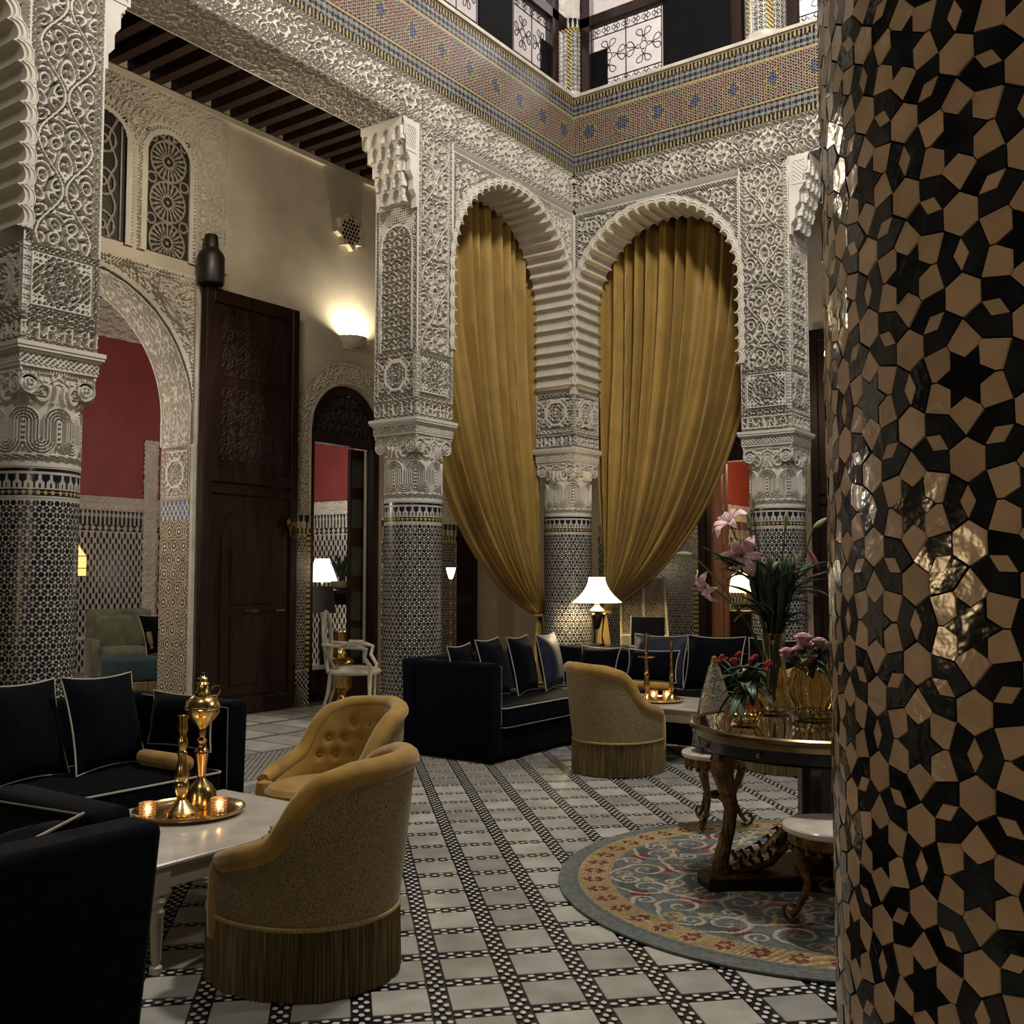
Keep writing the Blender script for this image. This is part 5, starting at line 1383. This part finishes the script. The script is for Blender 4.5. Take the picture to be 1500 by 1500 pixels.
votive(1.945,-6.672,.431,'lit votive candle in lattice glass beside stout candlestick',mat('rosy votive glass',(1,.75,.6),.4,trans=1),.35)
votive(2.12,-6.425,.431,'lit votive candle in lattice glass at tray edge nearest the gold chair',mat('rosy votive glass',(1,.75,.6),.4,trans=1),.35)
votive(1.80,-1.64,.458,'small lit votive beside the thin candlestick with drip pan',mat('rosy votive glass',(1,.75,.6),.4,trans=1),.6)
votive(1.905,-1.60,.458,'lit votive glowing between the two thin candlesticks',mat('rosy votive glass',(1,.75,.6),.4,trans=1),1.0)

# ================================================================ CENTRE TABLE
def centre_table():
    r=empty('centre_table',(4.168,-4.447,.0222),0,'round black-topped gilt centre table with pedestal on rug','table')
    R=.61
    MB().lathe([(0,.735),(R-.03,.735),(R-.03,.752),(0,.752)],72).build('mirror_top',mat('dark mirror glass',(.03,.03,.03),.03,metal=.6,var=0,coat=1),r)
    MB().lathe([(R-.035,.735),(R-.03,.756),(R-.01,.760),(R+.002,.752),(R,.735),(R-.012,.722),(R-.02,.70),(R-.035,.70)],72,cap=False).build('gilt_rim',mat('dull gilt rim',(.16,.115,.06),.25,1),r)
    ap=MB().lathe([(0,.63),(R-.06,.63),(R-.04,.645),(R-.03,.70),(0,.70)],72).build('apron',LACQ,r)
    for k in range(10):
        a=2*PI*k/10+.2; MB().ball(((R-.035)*math.cos(a),(R-.035)*math.sin(a),.668),.016,10,6).build('rosette_boss',BRASSD,ap)
    a0=math.atan2(-.38,-.35)
    MB().lathe([(.12,.10),(.125,.14),(.105,.16),(.098,.20),(.092,.58),(.11,.61),(.115,.63)],12).build('pedestal',MAHOG,r,True,20)
    P=[]
    for k in range(3):
        a=a0+k*2*PI/3
        for s in (-1,1): P.append((.60*math.cos(a)-s*.075*math.sin(a),.60*math.sin(a)+s*.075*math.cos(a)))
        m=a+PI/3
        for t in (-.5,-.25,0,.25,.5): P.append(((.20+.28*t*t)*math.cos(m+t*1.1),(.20+.28*t*t)*math.sin(m+t*1.1)))
    MB().prism(P,.002,.055).build('plinth',LACQ,r,False); MB().prism([(x*.985,y*.985) for x,y in P],.055,.068).build('plinth_moulding',BRASSD,r,False)
    for k in range(3):
        a=a0+k*2*PI/3; c,s=math.cos(a),math.sin(a); q=lambda d,z,w=0:(d*c-w*s,d*s+w*c,z)
        pts=[q(.44,.64),q(.485,.60),q(.50,.54),q(.475,.46),q(.455,.36),q(.47,.26),q(.50,.16),q(.515,.10),q(.50,.07)]
        lg=MB().tube(pts,[.045,.06,.056,.045,.034,.032,.036,.042,.05],10).build('carved_leg',BRASSD,r)
        for w in (-.045,.045):
            MB().tube([q(.50+.035*math.cos(t)*(1-t/16),.585+.035*math.sin(t)*(1-t/16),w) for t in [i*.5 for i in range(24)]],.009,6).build('scroll',BRASSD,lg)
        MB().tube([q(.49,.30,.03),q(.50,.25,.055),q(.50,.22,.075),q(.49,.225,.085)],[.006,.009,.007,.004],6).build('leaf_spur',BRASSD,lg)
        # acanthus bracket from foot to pedestal
        bp=[q(.47,.075),q(.38,.085),q(.28,.12),q(.19,.20),q(.12,.27)]
        br=MB().tube(bp,[.03,.045,.06,.06,.045],10,flat=.75).build('acanthus_bracket',BRASSD,r)
        for i in range(6):
            t=i/6; d=.42-.28*t; z=.095+.15*t*t+.02
            for w in (-1,1): MB().tube([q(d,z,w*.02),q(d+.01,z+.03,w*.05),q(d+.03,z+.015,w*.07)],[.012,.010,.003],6).build('acanthus_leaf',BRASSD,br)
    return r
centre_table()
def stool(x,y,rz,z0,label):
    r=empty('marble_stool',(x,y,z0),rz,label,'stool'); H=.46-z0
    MB().lathe([(0,H-.03),(.19,H-.03),(.2,H-.022),(.2,H-.006),(.195,H),(0,H)],48).build('marble_seat',mat('stool marble',(.55,.50,.43),.2,var=.15),r)
    a=MB().lathe([(.165,H-.085),(.175,H-.075),(.175,H-.03),(.15,H-.03)],40,rib=.02,nr=20).build('pierced_apron',BRASSD,r)
    for k in range(20):
        t=2*PI*k/20; MB().ball((.172*math.cos(t),.172*math.sin(t),H-.092),.012,8,5).build('drop',BRASSD,a)
    for k in range(3):
        t=2*PI*k/3; c,s=math.cos(t),math.sin(t); q=lambda d,z:(d*c,d*s,z)
        lg=MB().tube([q(.15,H-.04),q(.155,H-.10),q(.13,H-.18),q(.10,H-.25),q(.115,H-.31),q(.15,.06),q(.175,.03)],[.024,.026,.022,.017,.016,.014,.012],8).build('leg',BRASSD,r)
        MB().tube([q(.175+.035*math.cos(u)*(1-u/9)-.0,.052+.035*math.sin(u)*(1-u/9)) for u in [-PI/2-.8+i*.42 for i in range(15)]],.0085,6).build('scroll_foot',BRASSD,lg)
    MB().lathe([(0,H-.27),(.05,H-.27),(.055,H-.25),(.03,H-.235),(0,H-.225)],16).build('stretcher_boss',BRASSD,r)
    return r
stool(3.31,-3.74,2.6,.0222,'round marble stool with gilt legs carrying the glass cloche')
stool(4.46,-5.13,3.2,.0222,'round marble stool with gilt legs close to big mosaic column')
# glass cloche on stool
c=empty('glass_cloche',(3.31,-3.74,.462),0,'conical clear glass cloche with knob on the marble stool','cloche')
MB().lathe([(.135,.03),(.14,.034),(.128,.12),(.085,.32),(.035,.49),(.02,.52),(.014,.52),(.030,.485),(.080,.315),(.123,.12),(.134,.036)],36).build('glass_cone',GLASS,c)
MB().lathe([(.02,.52),(.022,.535),(.012,.54),(.018,.555),(0,.565)],14).build('knob',BRASS,c)
for k in range(3):
    a=2*PI*k/3+.4; MB().tube([(.13*math.cos(a),.13*math.sin(a),.05),(.155*math.cos(a),.155*math.sin(a),.04),(.145*math.cos(a),.145*math.sin(a),.004)],.010,6).build('iron_foot',IRON,c)
MB().lathe([(0,.024),(.13,.024),(.142,.03),(.13,.034),(0,.034)],30).build('base_plate',IRON,c)

# ================================================================ VASES AND FLOWERS
ZTAB=.7762
def ribbed(prof,nr,rib): 
    inner=[(max(0,r-.006),z+.004) for r,z in prof[::-1]]; inner[-1]=(0,inner[-1][1]); 
    return MB().lathe([(0,prof[0][1])]+prof+inner,72,rib=rib,nr=nr)
def leafm(pts,wd,droop=.0,mi=0):
    """leaf blade along pts with widths"""
    m=MB(); P=[Vector(p) for p in pts]; n=len(P); v=[];f=[]
    for i,p in enumerate(P):
        t=(P[min(i+1,n-1)]-P[max(i-1,0)]).normalized(); s=t.cross(Vector((0,0,1))); s=s.normalized() if s.length>1e-4 else Vector((1,0,0)); u=s.cross(t)
        w_=wd*math.sin(PI*min(.97,max(.04,(i+.25)/(n-.4))))
        v+=[p-s*w_+u*w_*.35,p-u*w_*.0,p+s*w_+u*w_*.35]
    for i in range(n-1):
        a=i*3; f+=[(a,a+1,a+4,a+3),(a+1,a+2,a+5,a+4)]
    return v,f
def bez(p0,p1,p2,n=8): 
    P=[Vector(p) for p in (p0,p1,p2)]; return [tuple(P[0]*(1-t)**2+P[1]*2*t*(1-t)+P[2]*t*t) for t in [i/(n-1) for i in range(n)]]
camr=Vector((fdir[1],-fdir[0],0)); camf=Vector((fdir[0],fdir[1],0))
def leaf_obj(parent,pts,wd,mt=LEAF):
    v,f=leafm(pts,wd); o=MB().add(v,f).build('leaf',mt,parent); md=o.modifiers.new('thickness','SOLIDIFY'); md.thickness=.0015; return o
# low amber vase with red flowers
r=empty('flower_vase',(3.885,-4.66,ZTAB),0,'low round amber glass vase with red blossoms and leaves','vase')
ribbed([(.035,0),(.06,.01),(.088,.05),(.09,.075),(.07,.115),(.045,.14),(.05,.155)],14,.085).build('amber_vase',AMBER,r)
R_=random.Random(5)
for i in range(26):
    a=R_.uniform(0,2*PI); d=R_.uniform(.06,.20); z=R_.uniform(.12,.30); leaf_obj(r,bez((0,0,.13),(d*.4*math.cos(a),d*.4*math.sin(a),z+.06),(d*math.cos(a),d*math.sin(a),z-.02-.10*R_.random()),6),R_.uniform(.018,.032),LEAF if i%3 else LEAF2)
for i in range(16):
    a=R_.uniform(0,2*PI); d=R_.uniform(.02,.15); z=R_.uniform(.26,.34); x,y=d*math.cos(a),d*math.sin(a)
    st=MB().tube(bez((0,0,.13),(x*.3,y*.3,z*.8),(x,y,z),5),.003,5).build('stem',STEM,r)
    b=MB()
    for q in range(5):
        b.ball((x+R_.uniform(-.012,.012),y+R_.uniform(-.012,.012),z+R_.uniform(-.006,.012)),R_.uniform(.007,.011),7,5)
    b.build('red_blossom',REDF,r)
for s,z in ((-1,.24),(1,.27)):
    p=camr*s; leaf_obj(r,bez((p.x*-.1,p.y*-.1,z-.02),(0,0,z+.03),(p.x*.13,p.y*.13,z-.03),7),.03)
# tall amber vase with lilies
r=empty('flower_vase',(3.845,-4.16,ZTAB),0,'tall ribbed amber vase holding pink lilies and buds','vase')
ribbed([(.05,0),(.075,.012),(.085,.06),(.075,.12),(.058,.22),(.05,.32),(.058,.40),(.062,.415)],12,.085).build('amber_vase',AMBER,r)
def W(rx,z,d=0): v=camr*rx+camf*d; return (v.x,v.y,z)
def lily(c,n,sc_=1.):
    n=Vector(n).normalized(); u=n.orthogonal().normalized(); w_=n.cross(u); m=MB(); ct=MB()
    for k in range(6):
        a=2*PI*k/6+.3; d=u*math.cos(a)+w_*math.sin(a); v=[];f=[]
        L=.085*sc_*(1 if k%2 else .93); hw=.022*sc_ if k%2 else .016*sc_
        for i in range(7):
            t=i/6; p=Vector(c)+d*L*(t**.9)+n*(.030*sc_*math.sin(t*PI*.75)*(1 if t<.8 else .7)-.018*t*t); s=d.cross(n).normalized(); ww=hw*math.sin(PI*(.08+.90*t))
            v+=[p-s*ww+n*.004,p-n*.004,p+s*ww+n*.004]
        for i in range(6): f+=[(i*3,i*3+1,i*3+4,i*3+3),(i*3+1,i*3+2,i*3+5,i*3+4)]
        o=MB().add(v,f).build('lily_petal',LILY,r); md=o.modifiers.new('t','SOLIDIFY'); md.thickness=.0015
    for k in range(6):
        a=2*PI*k/6; p=Vector(c)+(u*math.cos(a)+w_*math.sin(a))*.014*sc_+n*.045*sc_; ct.tube([c,p],.0012,4); ct.ball(tuple(p),.004,6,4)
    ct.build('stamens',mat('olive stamen',(.20,.17,.05),.6),r)
def stemto(p,top=.40,lw=.0045): MB().tube(bez((0,0,.05),(p[0]*.15,p[1]*.15,top+.1),p,10),lw,6).build('stem',STEM,r)
def bud(p,d,L,mt):
    d=Vector(d).normalized(); P=Vector(p); MB().tube([P+d*L*t for t in (0,.15,.4,.7,.9,1)],[.006,.011,.015,.013,.007,.002],8).build('lily_bud',mt,r)
# positions in metres: rx right of vase, z above table
tocam=(-camf*1).to_tuple()
def L3(px,py,d=0):   # pixel offset helper: metres relative to vase base at depth of the vase
    return W((px-1128)*.00365,(1040-py)*.00365,d)
for (px,py,dn,s) in ((1080,812,(-.15,-.1),1.5),(1064,765,(-.5,.6),1.45),(1030,855,(-.9,-.5),1.25)):
    c=L3(px,py,-.05); stemto(c); n=Vector(tocam)*(.9 if dn==(-.15,-.1) else .25)+camr*dn[0]+Vector((0,0,dn[1])); lily(c,tuple(n),s)
for px,py,dx,dz,L,mt in ((1158,805,.25,-1,.11,BUD),(1180,800,.5,-.9,.14,BUDP),(1137,820,-.6,-.7,.10,BUD),(1096,770,-.15,1,.10,BUD),(1148,770,.1,1,.09,BUD),(1010,810,-1,.05,.09,BUD),(1190,770,.7,.5,.09,BUD),(1165,836,-.9,.1,.08,BUDP),(1100,745,.05,1,.09,BUD)):
    p=L3(px,py); stemto(p); bud(p,camr*dx+Vector((0,0,dz)),L,mt)
R_=random.Random(11)
for i in range(46):
    a=R_.uniform(-1.25,1.25); z0=R_.uniform(.42,.80); rx=R_.uniform(-.25,.28)*(z0-.3)/.5; d=R_.uniform(-.1,.1); L=R_.uniform(.12,.22); s=1 if rx+R_.uniform(-.1,.1)>0 else -1
    leaf_obj(r,bez(W(rx*.6,z0,d*.3),W(rx+s*L*.3,z0+.07,d),W(rx+s*L*.8,z0+R_.uniform(-.05,.14),d*1.5),7),R_.uniform(.018,.030))
for i in range(9):
    rx=-.13+.26*i/8; leaf_obj(r,bez(W(rx*.15,.38),W(rx*.9,.50,R_.uniform(-.05,.05)),W(rx*.8,.80+.06*R_.random(),R_.uniform(-.06,.06)),9),.036)
# wide amber vase with pink roses
r=empty('flower_vase',(4.10,-4.29,ZTAB),0,'wide ribbed amber vase holding small pink roses','vase')
ribbed([(.06,0),(.09,.01),(.10,.03),(.085,.055),(.115,.12),(.125,.17),(.10,.24),(.075,.275),(.085,.29)],14,.085).build('amber_vase',AMBER,r)
R_=random.Random(21)
def rose(c,s):
    m=MB()
    for ring,(n,rad,h,op) in enumerate(((3,.010,.030,.2),(4,.019,.028,.5),(5,.028,.022,.9))):
        for k in range(n):
            a0=2*PI*k/n+ring*.6
            def f(u,v,a0=a0,rad=rad,h=h,op=op,n=n):
                a=a0+(u-.5)*2*PI/n*1.5; rr_=rad*(.55+.6*v+op*.25*v*v)*s; return (c[0]+rr_*math.cos(a),c[1]+rr_*math.sin(a),c[2]+(v*h*1.5-.012+.010*math.cos((u-.5)*2.6))*s)
            m.grid(f,6,5)
    o=m.build('rose_bloom',ROSE,r); md=o.modifiers.new('t','SOLIDIFY'); md.thickness=.0012
    MB().tube(bez((0,0,.2),(c[0]*.3,c[1]*.3,c[2]*.85),(c[0],c[1],c[2]-.01),6),.004,6).build('stem',STEM,r)
for px,py,s in ((1170,945,1.1),(1178,957,1.1),(1168,962,1),(1178,972,1.15),(1147,963,.9),(1151,970,.8),(1205,955,.9),(1195,948,.8)):
    v=camr*((px-1187)*.0036)+camf*R_.uniform(-.07,.02); rose((v.x,v.y,(1052-py)*.0036),1.15*s)
for i in range(26):
    a=R_.uniform(0,2*PI); d=R_.uniform(.08,.19); z=R_.uniform(.26,.37); leaf_obj(r,bez((0,0,.25),(d*.5*math.cos(a),d*.5*math.sin(a),z+.03),(d*math.cos(a),d*math.sin(a),z-.03),6),R_.uniform(.018,.03),LEAF if i%3 else LEAF2)
def W2(rx,z,d=0): v=camr*rx+camf*d; return (v.x,v.y,z)
leaf_obj(r,bez(W2(.02,.34,-.1),W2(.10,.46,-.1),W2(.26,.36,-.12),8),.045)

# ================================================================ LAMP CORNER
cb=empty('console_table',(.68,-.20,0),0,'low black console behind the back sofa carrying the lit lamp','console')
MB().bbox(-.52,.62,-.16,.15,.75,.785,.006).build('top',LACQ,cb,False)
for x in (-.48,.58):
    for y in (-.13,.11): MB().lathe([(.02,0),(.028,.1),(.022,.75)],10,(x,y,0)).build('leg',LACQ,cb)
MB().box(-.5,.6,-.14,.13,.65,.75).build('apron',LACQ,cb,False)
l=empty('table_lamp',(.42,-.25,.786),0,'lit cream bell-shade lamp with black urn and gilt ram heads','lamp')
MB().lathe([(.09,.47),(.105,.47),(.108,.475)],8).build('shade_lining',PIPE,l)
sh=MB().grid(lambda u,v:(lambda R,a:(R*math.cos(a),R*math.sin(a),.44+.265*v))((.085+.175*(1-v)**1.9)*(1+.010*math.cos(24*2*PI*u)),2*PI*u),144,14,cu=True).build('shade',SHADE,l)
for k in range(8):
    a=2*PI*k/8; MB().tube([((.0855+.175*(1-v)**1.9+.003)*math.cos(a),(.0855+.175*(1-v)**1.9+.003)*math.sin(a),.44+.265*v) for v in [i/8 for i in range(9)]],.0022,4).build('shade_rib',mat('shade seam',(.7,.62,.4),.7,emit=(1,.78,.4),estr=.6),sh)
MB().lathe([(.012,.42),(.03,.425),(.03,.44),(.012,.445),(.012,.47)],14).build('collar',mat('white porcelain',(.7,.68,.62),.25),l)
MB().lathe([(.02,.345),(.065,.345),(.075,.352),(.07,.37),(.045,.39),(.03,.41),(.014,.42)],24).build('urn_lid',mat('white porcelain',(.7,.68,.62),.25),l)
MB().lathe([(.0,.16),(.02,.165),(.03,.19),(.05,.25),(.062,.31),(.058,.345)],24).build('urn_body',LACQ,l)
for k in range(3):
    a=2*PI*k/3+.5; c_,s_=math.cos(a),math.sin(a)
    MB().ball((.072*c_,.072*s_,.315),.022,10,7).build('ram_head',BRASS,l)
    MB().tube([(.072*c_,.072*s_,.30),(.062*c_,.062*s_,.2),(.05*c_,.05*s_,.1),(.062*c_,.062*s_,.012)],[.012,.008,.007,.012],8).build('tripod_leg',LACQ,l)
MB().lathe([(0,0),(.08,0),(.085,.008),(.07,.016),(0,.018)],24).build('base',LACQ,l)
light('table_lamp_light','POINT',(.42,-.27,1.29),110,(1,.78,.46),.07)
b=empty('black_display_board',(.98,-.20,.786),.25,'black framed display board leaning on the console beside lamp','board')
MB().bbox(-.17,.17,-.012,.012,0,.30,.005).xf(Matrix.Rotation(-.12,4,'X')).build('black_face',BLACKS,b,False)
MB().bbox(-.182,-.17,-.014,.014,0,.315,.003).bbox(-.182,.185,-.016,.014,-.001,.012,.003).xf(Matrix.Rotation(-.12,4,'X')).build('pale_edge',mat('pale metal edge',(.5,.5,.47),.4),b,False)
s=empty('cane_screen',(.40,.86,.05),.15,'cream framed woven cane folding screen behind the curtain tail','screen')
for x0,x1,tx in ((-.30,-.05,.0),(.0,.24,-.10)):
    f=MB()
    for x in (x0,x1): f.tube([(x+(.07 if x==x1 else 0),0,0),(x+tx*.3,0,1.45)],.014,6)
    f.tube([(x0,0,.78),(x1+.03,0,.78)],.012,6); f.build('frame',mat('pale cream wood',(.5,.42,.24),.5),s)
    m=MB()
    for k in range(12): x=x0+.02+(x1-x0-.03)*k/11; m.tube([(x,0,.79),(x+tx*.2,0,1.42)],.006,4)
    for k in range(16): z=.80+.04*k; m.tube([(x0+.01,.004,z),(x1-.0,.004,z)],.005,4)
    stuff(m.build('woven_cane',CANE,s)); MB().box(x0+.01,x1+.02,-.004,.004,.04,.77).build('cloth_panel',mat('olive canvas',(.16,.145,.09),.8),s,False)

# ================================================================ THINGS IN THE GALLERY AND ROOMS
def floor_torch(x,y,z0,h,label):
    t=empty('torch_lamp',(x,y,z0),0,label,'lamp'); MB().lathe([(0,0),(.13,0),(.13,.02),(.03,.05),(.015,.09)],20).build('base',BRASS,t)
    pr=[(.012,.08)]
    k=int((h-.2)/.12)
    for i in range(k): z=.1+(h-.25)*i/k; d=(h-.25)/k; pr+=[(.010,z),(.010,z+d*.6),(.02,z+d*.75),(.010,z+d*.9)]
    MB().lathe(pr+[(.012,h-.12)],12).build('stem',BRASS,t); MB().lathe([(.02,h-.13),(.045,h-.05),(.055,h),(.05,h),(.03,h-.06),(.0,h-.11)],16).build('shade',BULB,t)
    light('torch_light','POINT',(x,y,z0+h+.06),9,(1,.72,.42),.04)
floor_torch(-1.75,.02,.05,1.55,'slim brass torch lamp glowing left of the gold curtain')
ch=empty('carved_armchair',(-2.02,-1.32,.05),.62+PI*0,'cream painted oval-back armchair with striped silk seat','chair')
# local +x is forward
MB().grid(lambda u,v:(lambda a,rr:(.27*rr*math.cos(a)*1.0,.26*rr*math.sin(a),.43+.05*(1-rr**3)))(2*PI*u,v),28,8,cu=True).build('seat',STRIPE,ch)
MB().tube([(.27*math.cos(a),.265*math.sin(a),.42) for a in [2*PI*k/28 for k in range(28)]],.030,8,True).build('seat_rail',IVORY,ch)
MB().tube([(-.27-.07*(.30+.26*math.sin(a)),.215*math.cos(a),.80+.26*math.sin(a)) for a in [2*PI*k/28 for k in range(28)]],.024,8,True).build('oval_back',IVORY,ch)
MB().tube([(-.31,0,.56),(-.33,.03,.7),(-.335,-.03,.82),(-.345,.02,.95),(-.36,0,1.05)],.018,6).build('back_splat',IVORY,ch)
for s_ in (-1,1):
    MB().tube([(-.25,s_*.19,.42),(-.27,s_*.12,.50),(-.285,s_*.10,.57)],.02,6).build('back_post',IVORY,ch)
    MB().tube([(-.31,s_*.21,.72),(-.1,s_*.27,.70),(.10,s_*.27,.69),(.17,s_*.26,.67),(.15,s_*.25,.58),(.22,s_*.22,.47),(.20,s_*.21,.42)],[.018,.02,.026,.024,.022,.022,.02],8).build('arm',IVORY,ch)
    MB().tube([(-.1,s_*.27,.715),(.07,s_*.27,.712)],.028,8).build('arm_pad',STRIPE,ch)
    MB().tube([(.20,s_*.19,.42),(.20,s_*.19,.36),(.20,s_*.19,.0)],[.03,.026,.014],8).build('leg',IVORY,ch)
    MB().tube([(-.22,s_*.17,.42),(-.25,s_*.17,.2),(-.31,s_*.18,.0)],[.026,.02,.014],8).build('leg',IVORY,ch)
sv=empty('brass_samovar',(-2.60,-.96,.05),0,'tall brass samovar standing behind the cream armchair','samovar')
MB().lathe([(.14,0),(.15,.02),(.10,.05),(.07,.10),(.09,.14),(.15,.18)],24).build('foot',BRASS,sv); MB().lathe([(.15,.18),(.155,.45),(.17,.47),(.15,.50),(.08,.53)],24).build('body',BRASS,sv); MB().lathe([(.08,.53),(.075,.56),(.085,.57),(.07,.60),(.075,.80),(.085,.81),(.08,.82)],20).build('chimney',BRASS,sv)
cn=empty('black_carved_console',(-4.25,.72,.05),.8,'black carved console holding a potted plant bowl','console')
MB().bbox(-.34,.34,-.2,.2,1.20,1.26,.01).build('top',LACQ,cn,False); MB().box(-.30,.30,-.17,.17,1.06,1.20).build('frieze',BLACKS,cn,False)
for x in (-.26,.26): MB().lathe([(.03,0),(.05,.1),(.03,.3),(.05,.6),(.03,.9),(.045,1.06)],12,(x,0,0)).build('leg',BLACKS,cn)
pb=empty('plant_bowl',(-4.25,.72,1.312),0,'round clay bowl with long-leaved green plant on black console','plant')
MB().lathe([(.07,0),(.13,.03),(.155,.08),(.15,.12),(.14,.115),(0,.10)],24).build('bowl',mat('clay bowl',(.20,.17,.10),.6),pb)
R_=random.Random(4)
for i in range(14):
    a=R_.uniform(0,2*PI); L=R_.uniform(.18,.42); v,f=leafm(bez((0,0,.1),(.1*math.cos(a),.1*math.sin(a),.1+L*.7),(L*.7*math.cos(a),L*.7*math.sin(a),.1+L)),.03); MB().add(v,f).build('leaf',LEAF,pb)
gl=empty('grey_shade_lamp',(-3.72,-.18,.05),0,'dark grey drum-shade floor lamp inside the arched doorway','lamp')
MB().lathe([(.14,0),(.14,.02),(.015,.03),(.015,1.0)],16).build('stand',IRON,gl); MB().lathe([(.19,.98),(.15,1.32)],24,cap=False).build('shade',mat('grey lampshade',(.08,.075,.07),.8),gl)
bl=empty('bright_shade_lamp',(-5.7,1.75,.05),0,'glowing white lampshade lamp seen through the arched doorway','lamp')
MB().lathe([(.2,0),(.2,.02),(.02,.04),(.03,.7),(.02,1.35)],16).build('stand',BRASS,bl); MB().lathe([(.24,1.36),(.11,1.72)],28,cap=False).build('shade',DAYW,bl)
light('room_lamp_light','POINT',(-5.7,1.75,1.7),30,(1,.95,.8),.08)
wl=empty('wall_lantern',(-8.34,-.74,1.5),0,'orange paper wall lantern with peaked top in red room','lantern')
MB().box(-.09,.09,-.10,.10,0,.30).build('lit_box',ORANGES,wl,False); MB().add([(-.09,-.1,.30),(.09,-.1,.30),(.09,.1,.30),(-.09,.1,.30),(0,0,.50)],[(0,1,4),(1,2,4),(2,3,4),(3,0,4)]).build('lit_roof',ORANGES,wl,False)
fm=MB()
for z in (0,.12,.30): fm.box(-.095,.095,-.105,.105,z-.006,z+.006)
fm.box(-.16,-.08,-.04,.04,.1,.2); fm.build('frame',WOOD2,wl,False)
rl=empty('room_shade_lamp',(-.35,5.5,.05),0,'warm yellow lampshade lamp in the room behind the lilies','lamp')
MB().lathe([(.2,0),(.2,.02),(.02,.04),(.03,.7),(.02,1.2)],16).build('stand',BRASS,rl); MB().lathe([(.26,1.2),(.16,1.65)],28,cap=False).build('shade',mat('yellow lit shade',(.9,.8,.5),.8,emit=(1,.80,.36),estr=3.),rl)
light('room_lamp_light','POINT',(-.35,5.5,1.8),28,(1,.75,.4),.1)
cb2=empty('brown_cabinet',(.15,4.6,.05),0,'low dark brown cabinet inside the right doorway','cabinet')
MB().bbox(-.35,.35,-.2,.2,0,.95,.01).build('body',WOOD,cb2,False); MB().bbox(-.33,.33,-.212,-.2,.5,.9,.004).build('drawer',WOOD,cb2,False)
# red room furniture
ga=empty('green_armchair',(-6.45,-1.2,.05),-.42,'sage green velvet armchair against tiled wall','chair')   # local +x forward
soft_box(-.38,.36,-.40,.40,.12,.32,.03).build('base',GREENV,ga); soft_box(-.40,-.22,-.42,.42,.3,1.0,.05).build('backrest',GREENV,ga); soft_box(-.24,.38,-.33,.33,.32,.50,.05,.02).build('seat_cushion',GREENV,ga)
soft_box(-.25,-.14,-.34,.34,.48,.92,.05).build('back_cushion',GREENV,ga)
for s_ in (-1,1): soft_box(-.38,.36,s_*.38-.06,s_*.38+.06,.12,.62,.04).build('arm',GREENV,ga)
pf_=empty('teal_ottoman',(-5.3,-1.80,.05),-.5,'teal velvet ottoman with gold skirt in the red room','ottoman')
soft_box(-.4,.4,-.4,.4,.18,.46,.05,.02).build('top',TEALV,pf_); MB().bbox(-.40,.40,-.40,.40,.0,.18,.01).build('skirt',FRINGE,pf_,False)
cu=cushion((-5.10,-1.50,.53),-.5+PI/2+.6,-.35,1,'black tasselled cushion on the teal ottoman')
MB().lathe([(0,0),(.02,.01),(.012,.05),(.03,.08),(.035,.22),(0,.22)],10,(-.25,-.08,.05)).build('tassel',FRINGE,cu)
rt=empty('round_side_table',(-7.45,-1.15,.05),0,'round cream side table beside sage green armchair','table')
MB().lathe([(0,.56),(.30,.56),(.31,.57),(.31,.59),(0,.60)],32).build('top',IVORY,rt)
for k in range(3): a=2*PI*k/3+.3; MB().lathe([(.016,0),(.022,.05),(.016,.1),(.03,.4),(.02,.56)],10,(.23*math.cos(a),.23*math.sin(a),0)).build('leg',IVORY,rt)
